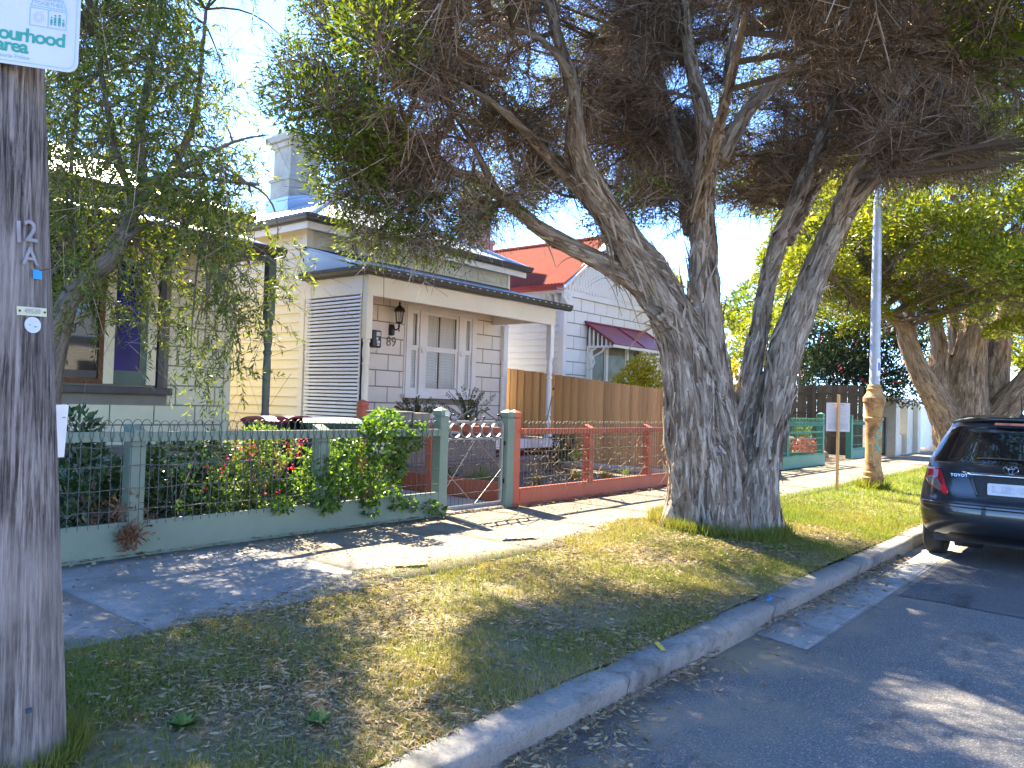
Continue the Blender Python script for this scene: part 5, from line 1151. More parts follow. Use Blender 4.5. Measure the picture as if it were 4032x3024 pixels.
# bumper crease, reflectors, exhaust
patch_('bumper_crease', CPAINT, [(.585, .80, -.80), (.60, .82, -.82), (.625, .83, -.83)], .014, CAR, 40, 4, .012)
patch_('lower_valance', CBLACK, [(.225, .60, -.60), (.27, .58, -.58), (.31, .52, -.52)], .006, CAR, 20, 4)
for sg in (1, -1): patch_('bumper_reflector', LRED, [(.395, .74*sg, .80*sg), (.41, .74*sg, .80*sg)], .008, CAR, 4, 2)
m = MB(); m.tube([(CX0+.28, CYc+.50, .235), (CX0+.28, CYc+.25, .235)], .075, 12); m.build('muffler', CBLACK, CAR, smooth=True)
m = MB(); m.tube([(CX0+.62, CYc+.62, .27), (CX0+.62, CYc-.62, .27)], .05, 8); m.build('rear_axle', CBLACK, CAR, smooth=True)
m = MB(); m.tube([(CX0+.80, CYc-.02, 1.525), (CX0+.79, CYc-.02, 1.545)], [.035, .02], 8); m.tube([(CX0+.79, CYc-.02, 1.54), (CX0+.66, CYc-.02, 1.74)], [.008, .004], 6); m.build('antenna', CBLACK, CAR, smooth=True)
for wx in (.66, 3.17):
    for sg in (1, -1):
        wc = Vector((CX0+wx, CYc+sg*.74, .295)); w_ = thing('wheel', None, None, wc); attach(w_, CAR)
        prof = [(.17, -.085), (.20, -.092), (.26, -.095), (.283, -.082), (.292, -.06), (.295, 0), (.292, .06), (.283, .082), (.26, .095), (.20, .092), (.17, .085)]
        m = MB(); n = 32; vs = [(wc.x+r_*math.cos(2*math.pi*k/n), wc.y+o_, wc.z+r_*math.sin(2*math.pi*k/n)) for r_, o_ in prof for k in range(n)]
        m.add(vs, [(j*n+k, j*n+(k+1) % n, (j+1)*n+(k+1) % n, (j+1)*n+k) for j in range(len(prof)-1) for k in range(n)]); m.build('tyre', CRUB, w_, smooth=True, ang=50)
        m = MB(); m.tube([(wc.x, wc.y-.06, wc.z), (wc.x, wc.y+.06, wc.z)], .172, 24); m.build('rim', ALU, w_, smooth=True)
for sg in (1, -1):   # side glass and mirror
    m = MB(); m.grid(lambda u, z: (CX0+u, CYc+sg*(ci(_w, z)+.004), z), list(np.linspace(.75, 2.35, 6)), [1.04, 1.16, 1.28, 1.38]); m.build('side_window', CGLASS, CAR, smooth=True)
    m = MB(); m.obox((CX0+2.45, CYc+sg*.93, 1.05), (.10, .18, .14), Matrix.Identity(3)); m.build('door_mirror', CPAINT, CAR, bevel=.03)
# ================================================================ TREES
def barkmat(name, dark, mid, pale, attr='bark'):
    m, t, p, o = nodes(name); v = coords(t, attr)
    n1 = tex(t, v, 1.0, 9, .68, dist=.6); n2 = tex(t, v, 2.7, 8, .72, dist=.4); n3 = tex(t, v, .35, 4, .6)
    c = mixc(t, ramp(t, n1, .36, .64), dark, mid); c = mixc(t, ramp(t, n2, .50, .66), c, pale); c = mixc(t, ramp(t, n2, .46, .34), c, tuple(x*.35 for x in dark))
    c = mixc(t, ramp(t, n3, .52, .75), c, tuple((a+b)/2*1.05 for a, b in zip(mid, pale)))
    t.links.new(c, p.inputs['Base Color']); p.inputs['Roughness'].default_value = .92; p.inputs['Specular IOR Level'].default_value = .15
    bumpn(t, p, n2, 1.0, .03); return m
BARK = barkmat('paperbark', (.09, .062, .045), (.36, .285, .215), (.64, .56, .46))
BARK2 = barkmat('warm_paperbark', (.15, .10, .065), (.33, .235, .15), (.47, .37, .26))
BARK3 = barkmat('smooth_grey_bark', (.14, .115, .09), (.22, .185, .145), (.30, .26, .21))
FLAKE = leafmat('bark_flake', [(.13, .09, .065), (.24, .18, .13), (.36, .29, .22), (.48, .41, .34)], .12, .9, (1.1, .9, .7), None, .1)
TWIG = leafmat('dead_twig', [(.10, .07, .05), (.19, .14, .10), (.30, .23, .175), (.42, .34, .27)], 0, .9, None, None, .1)
def pxlimb(rows): return [(Vector(dep(x, y, d)), r_/1687*d) for x, y, d, r_ in rows]
def dens(limb, st=.10):
    out = []
    for (p, r0), (q, r1) in zip(limb[:-1], limb[1:]):
        n = max(1, int((q-p).length/st))
        for i in range(n): f = i/n; out.append((p+(q-p)*f, r0+(r1-r0)*f))
    out.append(limb[-1]); return out
def smooth_limb(limb, it=2):
    for _ in range(it):
        new = [limb[0]]
        for (p, a), (q, b) in zip(limb[:-1], limb[1:]): new += [(p*.75+q*.25, a*.75+b*.25), (p*.25+q*.75, a*.25+b*.75)]
        new.append(limb[-1]); limb = new
    return limb
def grow_trunk(limbs, voxel, mat, parent, ridge=.03, bs=9.0, name='trunk', fine=1.0):
    m = MB()
    for L in limbs:
        if L[0][1] < .02 and name == 'trunk' : pass
        m.tube([p for p, r_ in L], [r_ for p, r_ in L], 12)
    ob = m.build('tmp', None); md = ob.modifiers.new('R', 'REMESH'); md.mode = 'VOXEL'; md.voxel_size = voxel; md.use_smooth_shade = True
    bpy.context.view_layer.update(); me = bpy.data.meshes.new_from_object(ob.evaluated_get(bpy.context.evaluated_depsgraph_get())); bpy.data.objects.remove(ob)
    n = len(me.vertices); co = np.empty(n*3); me.vertices.foreach_get('co', co); co = co.reshape(-1, 3); no = np.empty(n*3); me.vertices.foreach_get('normal', no); no = no.reshape(-1, 3)
    SPT = []; ST_ = []; SR = []; SS = []
    for li, L in enumerate(limbs):
        D = dens(L, .06); s0 = li*3.7
        for i, (p, r_) in enumerate(D):
            t_ = (D[min(i+1, len(D)-1)][0]-D[max(i-1, 0)][0]).normalized(); SPT.append(p); ST_.append(t_); SR.append(r_); SS.append(s0); s0 += (D[min(i+1, len(D)-1)][0]-p).length
    SPT = np.array([tuple(p) for p in SPT]); ST_ = np.array([tuple(p) for p in ST_]); SR = np.array(SR); SS = np.array(SS)
    idx = np.empty(n, int)
    for k in range(0, n, 4000):
        d = np.linalg.norm(co[k:k+4000, None]-SPT[None], axis=2)-SR[None]; idx[k:k+4000] = d.argmin(1)
    T = ST_[idx]; RR = SR[idx]
    dv_ = co-SPT[idx]; ax_ = np.sum(dv_*T, 1); q = (dv_-T*ax_[:, None])*bs; q[:, 2] += (SS[idx]+ax_)*bs*.20; q[:, 0] += SS[idx]//3.7*1.3
    disp = np.empty(n)
    for i in range(n):
        v = Vector(q[i]); a = noise.noise(v*.55); b = noise.noise(v*1.25+Vector((9, 3, 1))); c = noise.noise(v*2.6)
        e = noise.noise(v*5.5+Vector((3, 1, 7))); disp[i] = (1-abs(a)*2.4)*.55 + (1-abs(b)*2.2)*.38 + c*.30*fine + e*.12*fine - .62
    amp = np.minimum(ridge, RR*.28); co2 = co + no*(disp*amp)[:, None]
    me.vertices.foreach_set('co', co2.ravel()); at = me.attributes.new('bark', 'FLOAT_VECTOR', 'POINT'); at.data.foreach_set('vector', (q*1.0).astype(np.float32).ravel())
    me.update(); me.materials.clear(); me.materials.append(mat); me.polygons.foreach_set('use_smooth', [True]*len(me.polygons)); me.name = name
    return link(name, me, parent), co2, no, T, RR
def flakes(co, no, T, RR, n, mat, parent, lo=.05, hi=.22, sel=None, name='bark_flakes', hang=0):
    ok = np.where(RR > .03)[0] if sel is None else np.where(sel)[0]
    ii = rng.choice(ok, n); P = co[ii]; N = no[ii]; t_ = T[ii].copy(); t_[rng.random(n) < .35] *= -1
    t_ += rng.normal(0, .22, (n, 3)); t_ -= N*np.sum(t_*N, 1)[:, None]; t_ /= np.linalg.norm(t_, axis=1)[:, None]; s_ = np.cross(t_, N)
    L = rng.uniform(lo, hi, n)*np.clip(RR[ii]/.12, .5, 1.4); W_ = rng.uniform(.004, .018, n); curl = rng.uniform(.0, .35, n)**1.6
    rows = []
    for f, wv in ((0, .9), (.35, 1.), (.7, .8), (1., .25)):
        c = P + N*(.004+(f**2)*(curl*L))[:, None] + t_*(L*f*(1-.25*curl*f))[:, None]
        if hang: c[:, 2] -= hang*(f**1.5)*L
        rows += [c - s_*(W_*wv)[:, None] - N*.003, c + s_*(W_*wv)[:, None]]
    V = np.stack(rows, 1).reshape(-1, 3); b = np.arange(n)[:, None]*8
    Fc = np.concatenate([b+np.array([[2*k, 2*k+1, 2*k+3, 2*k+2]]) for k in range(3)], 0)
    o = link(name, np_mesh(name, V, Fc, mat), parent); o['kind'] = 'stuff'; return o
def unit(v): return v/np.maximum(np.linalg.norm(v, axis=-1, keepdims=True), 1e-9)
def leaves(P, D, L, W_, fold=.0):
    """rhombic leaf blades at P along D"""
    n = len(P); D = unit(D); s_ = unit(np.cross(D, unit(rng.normal(size=(n, 3)))))
    L = np.broadcast_to(L, n)[:, None]; W_ = np.broadcast_to(W_, n)[:, None]
    V = np.stack([P, P+D*L*.45-s_*W_*.5, P+D*L, P+D*L*.45+s_*W_*.5], 1).reshape(-1, 3); return V, np.arange(4*n).reshape(-1, 4)
def ribbons(A, B, w0, w1):
    n = len(A); D = unit(B-A); s_ = unit(np.cross(D, unit(rng.normal(size=(n, 3))))); w0 = np.broadcast_to(w0, n)[:, None]; w1 = np.broadcast_to(w1, n)[:, None]
    return np.stack([A-s_*w0/2, A+s_*w0/2, B+s_*w1/2, B-s_*w1/2], 1).reshape(-1, 3), np.arange(4*n).reshape(-1, 4)
def join(parts):
    Vs, Fs, b = [], [], 0
    for V, Fc in parts: Vs.append(V); Fs.append(Fc+b); b += len(V)
    return np.concatenate(Vs), np.concatenate(Fs)
def sphere(n): return unit(rng.normal(size=(n, 3)))

# ---------------------------------------------------------------- the big paperbark
TR = thing('paperbark_tree', 'huge multi-stemmed paperbark tree with shaggy bark in the verge', 'tree', (TB[0], TB[1], .25))
LIMBS = [
 [(1500,1185,8.2,82),(1498,1100,8.2,70),(1500,1000,8.2,66),(1495,880,8.2,64),(1482,780,8.2,62),(1462,700,8.2,58),(1412,600,8.15,50),(1352,520,8.1,43),(1290,430,8.0,35),(1245,340,7.95,29),(1242,250,7.9,22),(1236,170,7.85,19),(1206,90,7.8,16),(1185,0,7.7,14),(1150,-170,7.6,9)],
 [(1575,1185,8.1,58),(1570,1080,8.15,48),(1568,980,8.2,46),(1545,880,8.25,48),(1530,760,8.3,46),(1520,640,8.3,43),(1515,520,8.35,38),(1512,420,8.4,33),(1530,330,8.45,27),(1522,240,8.5,21),(1492,150,8.6,17),(1480,40,8.7,13),(1470,-170,8.8,8)],
 [(1590,1160,8.25,44),(1600,950,8.35,27),(1610,860,8.4,27),(1635,740,8.5,25),(1655,620,8.6,24),(1685,510,8.7,23),(1722,430,8.8,20),(1760,330,9,15),(1800,220,9.2,11),(1830,60,9.4,8)],
 [(1650,1180,8.12,46),(1648,1080,8.15,40),(1650,980,8.15,38),(1672,890,8.2,39),(1692,780,8.25,42),(1722,680,8.3,40),(1762,580,8.35,37),(1802,490,8.4,33),(1852,420,8.4,27),(1902,370,8.4,21),(1960,290,8.4,15),(2040,180,8.4,12),(2100,60,8.3,9)],
 [(1790,510,8.4,24),(1830,400,8.2,19),(1880,330,8.1,15),(1950,210,7.9,12),(2000,120,7.8,9),(2080,-20,7.6,7)],
 [(1440,690,8.1,38),(1400,630,8.2,31),(1340,588,8.2,26),(1250,540,8.2,23),(1170,500,8.15,20),(1110,448,8.1,16),(1040,390,8.0,12),(960,360,7.8,9),(860,330,7.6,5)],
 [(1090,440,8.1,13),(1050,370,8.0,10),(1010,290,7.9,7),(960,220,7.7,4)],
 [(1345,500,8.2,28),(1240,400,8.2,17),(1160,310,8.1,13),(1080,230,7.9,9),(960,160,7.6,5)],
 [(1555,345,8.45,22),(1600,260,8.4,19),(1640,210,8.3,16),(1720,140,8.2,14),(1790,80,8.0,11),(1850,0,7.9,8)],
 [(1530,330,8.4,18),(1570,230,8.6,12),(1572,120,8.7,9),(1600,0,8.8,7)],
 [(1240,180,7.85,14),(1190,90,7.6,9),(1080,50,7.4,6),(980,40,7.2,4)],
 [(1500,500,8.5,28),(1470,350,9.2,20),(1430,200,10,14),(1400,40,10.8,8)],
 [(1505,470,8.3,22),(1560,250,7.2,15),(1620,0,6.3,10),(1660,-300,5.6,6)],
 [(1700,520,8.7,20),(1760,400,9.6,15),(1840,280,10.6,10),(1900,150,11.4,6)],
 [(1420,1180,8.0,22),(1460,1110,8.1,26),(1480,1000,8.15,24)], [(1690,1180,8.05,20),(1665,1100,8.1,22),(1655,1000,8.15,22)], [(1540,1190,7.9,22),(1545,1110,7.95,30),(1540,980,8.0,24)],
]
LB_ = [smooth_limb(pxlimb([(x, y, d, r_*(.95 if y > 800 else .86)) for x, y, d, r_ in L]), 1) for L in LIMBS]
trunk, co, no, T, RR = grow_trunk(LB_, .020, BARK, TR, ridge=.085, bs=8)
flakes(co, no, T, RR, 3600, FLAKE, TR, .05, .26, sel=(RR > .05))
flakes(co, no, T, RR, 420, FLAKE, TR, .10, .34, sel=(RR > .05) & (co[:, 2] > 2.3) & (no[:, 2] < .2), name='hanging_bark', hang=.9)
# crown: leafy outer shell, brush of dead twigs inside
def crown(center, radii, nclump, elmin, skew=None, keep=None):
    out = []
    while len(out) < nclump:
        d = sphere(1)[0]
        if d[2] < elmin: continue
        k = rng.uniform(.80, 1.04); p = np.array(center)+np.array(radii)*d*k
        if skew: p = skew(p, d)
        if keep is not None and not keep(p): continue
        out.append(p)
    return np.array(out)
CC = (7.5, 3.1, 5.2); CR = (4.9, 3.9, 3.9)
def proj(P):
    v = R.T @ (np.asarray(P)-CAM); return ((v[0]/-v[2]*F+CX)/KD, (CY-v[1]/-v[2]*F)/KD, -v[2])
def keep_big(p):
    x, y, d = proj(p)
    if d < .5: return True
    if d < (6.3 if x > 1000 else 5.0) and -60 < x < 2120 and y > -40: return False      # nothing hangs between the camera and the trunk
    if p[1] > 6.7 and p[0] < 9: return False
    if 1530 < x < 1720 and y > 430: return False                  # open sky between the stems
    if x > 1720 and y > 395+.05*(2212-x): return False
    if 1000 < x <= 1530 and y > 470: return False
    if x <= 1000 and y > 330+max(0, x-620)*.62: return False
    if x < np.interp(y, [-300, 0, 80, 160, 240, 330, 420], [700, 720, 690, 670, 705, 770, 820]): return False
    return True
CL = crown(CC, CR, 430, -.40, None, keep_big)
low = []
for (x, y, d) in [(734,430,6.83),(754,380,6.87),(794,470,6.97),(800,510,7.06),(850,520,7.17),(905,525,7.3),(960,535,7.42),(990,515,7.49),(930,480,7.35),(860,460,7.19),(780,420,7.01),(1010,450,7.54),(1130,420,7.81),(726,330,6.74),(756,290,6.81),(672,240,6.69),(642,170,6.62),(652,120,6.65),(682,60,6.71),(692,10,6.74),(2140,60,5.2),(2190,120,5.2),(2200,190,5.4),(2160,20,5.0),(632,210,6.6),(741,380,6.77),(774,330,6.92),(2060,340,10.5),(2150,350,10.8),(1980,360,11.0),(1860,340,11.2),(1620,430,11.0),(1660,400,11.4),(1400,430,8.43),(1320,470,8.25)]: low.append(dep(x, y, d))
brush = []
while len(brush) < 170:
    p_ = np.array(CC)+np.array(CR)*sphere(1)[0]*rng.uniform(.35, .85)
    xq, yq, dq = proj(p_)
    if p_[2] > 3.4 and dq > (8.6 if xq < 1900 else 7.5) and 820 < xq < 2212 and -150 < yq < 440 and keep_big(p_): brush.append(p_)
CLa = np.concatenate([CL, np.array(low), np.array(brush)])
nodesL = [(np.array(p), r_) for L in LB_ for p, r_ in dens(L, .25) if r_ < .17 and p.z > 2.3]
NP_ = np.array([p for p, r_ in nodesL])
tw = []; br = MB(); lf = []
for c in CLa:
    d = np.linalg.norm(NP_-c, axis=1) + .6*np.maximum(0, NP_[:, 2]-c[2]); k = rng.choice(np.argsort(d)[:4]); a = NP_[k]
    L = np.linalg.norm(c-a); mid = (a+c)/2 + np.array([0, 0, .12*L]) + rng.normal(0, .10*L, 3)
    pts = [(1-t)**2*a + 2*t*(1-t)*mid + t*t*c for t in np.linspace(0, 1, 7)]
    br.tube(pts, list(np.linspace(.030, .007, 7)*min(1, .5+L*.25)), 5, False)
    # sprays of fine dead twigs along the outer part of the branch
    xq, yq, dq = proj(c); seen = dq > 0 and -150 < xq < 2362 and yq > -260
    ns = int((20+L*20) if seen else 6); t = rng.uniform(.10, 1, ns); O = np.stack([(1-u)**2*a + 2*u*(1-u)*mid + u*u*c for u in t]); dirn = unit(np.tile(c-a, (ns, 1))*1.0/L + rng.normal(0, .75, (ns, 3)) + np.array([0, 0, -.10]))
    Ls = rng.uniform(.22, .50, ns)*(1 if xq > 820 else .6); K_ = O+dirn*(Ls*.55)[:, None]; E_ = K_+unit(dirn+rng.normal(0, .45, (ns, 3)))*(Ls*.45)[:, None]; tw.append(ribbons(O, K_, .011, .009)); tw.append(ribbons(K_, E_, .009, .006))
    for q in range(9 if seen else 3):
        u = rng.uniform(.15, 1, ns)[:, None]; S0 = O+(E_-O)*u; dd = unit(dirn*.8+rng.normal(0, .55, (ns, 3))); tw.append(ribbons(S0, S0+dd*rng.uniform(.12, .34, ns)[:, None], .0085 if q % 3 else .0055, .004))
tw.append(ribbons(*[np.zeros((0, 3))]*2, 0, 0)) if False else None
br.build('branches', BARK3, TR, smooth=True)['kind'] = 'stuff'
V, Fc = join(tw); o = link('dead_twigs', np_mesh('dead_twigs', V, Fc, TWIG), TR); o['kind'] = 'stuff'
def foliage(CLs, n, rad_, L, W_, up=.5, flat=.7):
    P = []; D = []
    for c, r_ in zip(CLs, rad_):
        m_ = int(n*(r_/np.mean(rad_))**2); d = sphere(m_); rr = r_*rng.uniform(.45, 1.05, m_)**.6
        p = c + d*rr[:, None]*np.array([1, 1, flat]); P.append(p); D.append(d + rng.normal(0, .6, (m_, 3)) + np.array([0, 0, up]))
    P = np.concatenate(P); D = np.concatenate(D); k = len(P); return leaves(P, D, rng.uniform(.7, 1.3, k)*L, rng.uniform(.7, 1.3, k)*W_)
MLEAF = leafmat('paperbark_leaf', [(.040, .070, .010), (.075, .115, .014), (.115, .155, .018), (.16, .195, .025)], .42, .45, (1.7, 1.6, .5), None, .3)
PL = np.concatenate([CL, CL + rng.normal(0, .3, CL.shape)]); 
vis = np.array([(lambda q: q[2] > 0 and -100 < q[0] < 2312 and q[1] > -250)(proj(p)) for p in CL])
pv = np.array([proj(p) for p in CL]); inner = vis & (pv[:, 0] > 860) & (pv[:, 2] < 9.5) & (pv[:, 0] < 2050); outer = vis & ~inner
fol = [foliage(CL[outer], 560, rng.uniform(.32, .55, outer.sum()), .062, .021), foliage(CL[inner]+np.array([0, 0, .35]), 150, rng.uniform(.32, .5, inner.sum()), .062, .021), foliage(CL[~vis], 180, rng.uniform(.42, .66, (~vis).sum()), .14, .062), foliage(np.array(low), 470, rng.uniform(.22, .36, len(low)), .050, .015, -.2, .9)]
V, Fc = join(fol); o = link('crown', np_mesh('crown', V, Fc, MLEAF), TR); o['kind'] = 'stuff'

# ---------------------------------------------------------------- second paperbark behind the car
T2 = thing('paperbark_tree', 'second paperbark tree with sunlit yellow-green crown behind the car', 'tree', tuple(on(2085, 940, 1, 3.5)[:2])+(.25,))
L2 = [[(2085,985,18.3,62),(2080,930,18.3,52),(2085,860,18.3,44),(2092,780,18.3,36),(2105,700,18.2,28),(2120,620,18.2,20),(2130,540,18.2,12)],
 [(2065,960,18.3,44),(2040,890,18.2,30),(2000,830,18.0,26),(1975,780,18.0,22),(1962,735,18.0,20),(1950,700,18,16),(1915,680,18,10),(1850,662,18,6)],
 [(2030,880,18.2,24),(2025,800,18.4,20),(2030,730,18.5,16),(2010,660,18.6,12),(1990,600,18.6,8)],
 [(1962,740,18,16),(1970,690,18,13),(1950,640,18.2,10),(1920,590,18.4,6)],
 [(2130,970,18.4,46),(2140,900,18.5,34),(2150,800,18.6,28),(2165,700,18.8,22),(2180,620,19,14),(2190,540,19,8)],
 [(2140,930,18.2,36),(2190,860,18.0,28),(2240,800,17.8,24),(2300,720,17.6,18),(2340,620,17.4,10)],
 [(2060,870,18.4,20),(2065,780,18.7,16),(2060,700,19,13),(2050,620,19.2,9)]]
LB2_ = [smooth_limb(pxlimb(L), 1) for L in L2]
trunk2, co, no, T, RR = grow_trunk(LB2_, .045, BARK2, T2, ridge=.05, bs=7)
flakes(co, no, T, RR, 700, FLAKE, T2, .06, .22, sel=RR > .07)
C2 = np.array([21.0, 4.2, 4.6]); 
def keep2(p):
    x, y, d = proj(p)
    if d < 11: return False
    lim = 640 if x < 1760 else (730 if x < 1990 else 770)
    if 1560 < x < 1650 : return False
    return x > 1660 and y < lim and y > 380 or y < 380
K2 = crown(C2, (6.2, 5.2, 3.6), 210, -.35, None, keep2)
low2 = [dep(x, y, d) for x, y, d in [(1720,560,17.5),(1750,620,17.6),(1790,520,17.4),(1840,600,17.2),(1880,640,17),(1935,560,17),(1985,630,16.8),(2040,560,16.6),(2100,600,16.5),(2150,540,16.4),(2060,490,16.4),(2180,640,16.4),(2120,690,16.4),(1960,480,16.8),(1860,470,17),(1800,450,17.2),(1730,500,17.6),(1700,600,18),(2200,720,16.4),(2050,660,16.8),(1900,520,16.9),(2140,470,16.5),(1830,680,17.4),(2195,580,16.2),(2010,520,16.6)]]
nl = [(np.array(p), r_) for L in LB2_ for p, r_ in dens(L, .35) if r_ < .22 and p.z > 2]; NP_ = np.array([p for p, r_ in nl]); br = MB(); tw = []
for c in np.concatenate([K2, np.array(low2)]):
    k = np.argmin(np.linalg.norm(NP_-c, axis=1)+.5*np.maximum(0, NP_[:, 2]-c[2])); a = NP_[k]; mid = (a+c)/2+np.array([0, 0, .3])+rng.normal(0, .2, 3)
    pts = [(1-t)**2*a+2*t*(1-t)*mid+t*t*c for t in np.linspace(0, 1, 6)]; br.tube(pts, list(np.linspace(.05, .012, 6)), 5, False)
    ns = 14; t = rng.uniform(.3, 1, ns); O = np.stack([(1-u)**2*a+2*u*(1-u)*mid+u*u*c for u in t]); dd = unit(sphere(ns)+(c-a)/np.linalg.norm(c-a)*.7)
    for q in range(4): S0 = O+rng.normal(0, .12, (ns, 3)); tw.append(ribbons(S0, S0+unit(dd+rng.normal(0, .5, (ns, 3)))*rng.uniform(.2, .5, ns)[:, None], .012, .006))
br.build('branches', BARK3, T2, smooth=True)['kind'] = 'stuff'
V, Fc = join(tw); o = link('dead_twigs', np_mesh('dead_twigs', V, Fc, TWIG), T2); o['kind'] = 'stuff'
YLEAF = leafmat('sunlit_paperbark_leaf', [(.09, .125, .012), (.16, .195, .018), (.23, .255, .022), (.31, .32, .03)], .40, .5, (1.6, 1.5, .45), None, .3)
def domes(cs, n, rmin, rmax, L, W_):
    P = []; D = []
    for c in cs:
        r_ = rng.uniform(rmin, rmax); d = sphere(n); d[:, 2] = np.abs(d[:, 2])*.9-.15; P.append(c+d*(r_*rng.uniform(.82, 1.05, n))[:, None]*np.array([1, 1, .75])); D.append(d+rng.normal(0, .7, (n, 3)))
    P = np.concatenate(P); D = np.concatenate(D); return leaves(P, D, rng.uniform(.7, 1.3, len(P))*L, rng.uniform(.7, 1.3, len(P))*W_)
V, Fc = join([domes(np.array(low2), 2300, .55, .95, .085, .026), domes(K2, 520, .55, 1.0, .12, .045)]); o = link('crown', np_mesh('crown', V, Fc, YLEAF), T2); o['kind'] = 'stuff'

# ---------------------------------------------------------------- weeping tree on the left
T3 = thing('bottlebrush_tree', 'weeping narrow-leaved tree hanging over the yellow cottage', 'tree', tuple(dep(95, 1130, 7.0)[:2])+(.3,))
L3_ = [[(85,1130,7.0,30),(90,1000,7.0,26),(105,850,7.0,25),(125,720,7.0,24),(150,640,7.0,22),(195,598,7.05,20),(240,562,7.1,20),(262,520,7.1,19),(285,450,7.15,19),(310,410,7.2,18),(345,388,7.2,14),(380,375,7.2,10)],
 [(330,400,7.2,12),(400,415,7.3,8),(470,460,7.4,6),(520,520,7.5,4),(545,590,7.5,2.5)], [(365,380,7.2,10),(392,330,7.3,9),(420,260,7.4,8),(435,150,7.5,6),(445,20,7.6,4)],
 [(290,440,7.15,10),(250,330,7.0,8),(225,200,6.9,6),(205,40,6.8,4)], [(312,408,7.2,11),(300,280,7.3,9),(325,150,7.5,7),(350,0,7.6,5),(360,-150,7.7,4)],
 [(380,372,7.2,9),(450,330,7.2,6),(520,300,7.2,4),(585,290,7.2,2.5)], [(262,520,7.1,7),(340,470,6.9,5),(420,500,6.8,3.5),(470,600,6.7,2)],
 [(150,640,7.0,8),(160,500,7.4,6),(150,350,7.6,5),(170,200,7.8,4)], [(310,405,7.2,9),(280,330,8.0,7),(330,200,8.6,5),(420,80,8.9,4)], [(380,375,7.2,8),(470,390,6.8,5),(560,400,6.5,3)]]
LB3_ = [smooth_limb(pxlimb(L), 1) for L in L3_]
trunk3, co, no, T, RR = grow_trunk(LB3_, .018, BARK3, T3, ridge=.010, bs=14)
cl3 = []; rn = random.Random(5)
def inpoly(x, y, poly):
    ins = False; n = len(poly)
    for i in range(n):
        (x1, y1), (x2, y2) = poly[i], poly[(i+1) % n]
        if (y1 > y) != (y2 > y) and x < (x2-x1)*(y-y1)/(y2-y1)+x1: ins = not ins
    return ins
POLY = [(60,-220),(370,-220),(400,60),(425,160),(445,260),(480,330),(520,390),(525,470),(510,510),(460,550),(380,520),(330,560),(250,600),(130,640),(60,640)]
while len(cl3) < 300:
    x, y = rn.uniform(60, 600), rn.uniform(-220, 650)
    if not inpoly(x, y, POLY): continue
    if 240 < x < 345 and 395 < y < 600 and rn.random() < .6: continue
    cl3.append(dep(x, y, rn.uniform(6.3, 8.7)))
for (x, y, d) in [(500,610,6.9),(520,650,6.9),(470,640,7),(440,690,7),(420,720,7),(480,700,7),(530,700,6.8),(560,660,6.8),(410,780,7),(440,760,7.1),(520,760,6.8),(560,590,6.9),(590,560,6.9),(600,520,6.8),(455,590,7.2),(490,570,7.2),(330,680,7.2),(350,650,7.3),(300,620,7.3),(390,640,7.4),(240,650,7.5),(545,430,6.9),(520,330,7.2),(490,270,7.2),(455,200,7.3),(440,120,7.3)]: cl3.append(dep(x, y, d))
for k in range(55): cl3.append(np.array([rn.uniform(.6, 4.6), rn.uniform(5.6, 8.4), rn.uniform(4.6, 7.2)]))
cl3 = np.array(cl3)
NP_ = np.array([np.array(p) for L in LB3_ for p, r_ in dens(L, .2) if r_ < .075 and p.z > 1.9]); br = MB(); lvs = []; tw = []
for c in cl3:
    dd = np.linalg.norm(NP_-c, axis=1)+.5*np.maximum(0, c[2]-NP_[:, 2]-.0); a = NP_[rng.choice(np.argsort(dd)[:3])]; Lb = np.linalg.norm(c-a)
    mid = (a+c)/2+np.array([0, 0, .22*Lb])+rng.normal(0, .06, 3); pts = [(1-t)**2*a+2*t*(1-t)*mid+t*t*c for t in np.linspace(0, 1, 7)]; br.tube(pts, list(np.linspace(.012, .004, 7)), 4, False)
    for q in range(8):                                          # drooping leafy sprays
        o0 = c+rng.normal(0, .10, 3); d0 = unit(rng.normal(0, 1, 3)+unit(c-a)*.5+np.array([0, 0, -.35])); Ls = rng.uniform(.22, .48); n = int(Ls*70); u = np.linspace(.08, 1, n)
        path = o0+d0*(Ls*u)[:, None]+np.array([0, 0, -1])*((Ls*u)**2*.75)[:, None]; tw.append(ribbons(path[:-1], path[1:], .005, .004))
        tdir = unit(np.gradient(path, axis=0)); lvs.append((path, unit(tdir*.75+unit(rng.normal(size=(n, 3)))*.75)))
    if rng.random() < .5:                                       # bare dead twigs
        n = 10; O = c+rng.normal(0, .25, (n, 3)); d_ = unit(rng.normal(size=(n, 3))+np.array([0, 0, -.9])); E_ = O+d_*rng.uniform(.2, .6, n)[:, None]; tw.append(ribbons(O, E_, .005, .003))
br.build('branches', BARK3, T3, smooth=True)['kind'] = 'stuff'
V, Fc = join(tw); o = link('twigs', np_mesh('twigs', V, Fc, TWIG), T3); o['kind'] = 'stuff'
P = np.concatenate([a for a, b in lvs]); D = np.concatenate([b for a, b in lvs]); k = len(P)
BLEAF = leafmat('narrow_leaf', [(.035, .065, .016), (.070, .11, .020), (.12, .16, .026), (.19, .22, .035)], .52, .38, (1.8, 1.65, .5), None, .4)
V, Fc = leaves(P, D, rng.uniform(.05, .09, k), rng.uniform(.011, .017, k)); o = link('crown', np_mesh('crown', V, Fc, BLEAF), T3); o['kind'] = 'stuff'
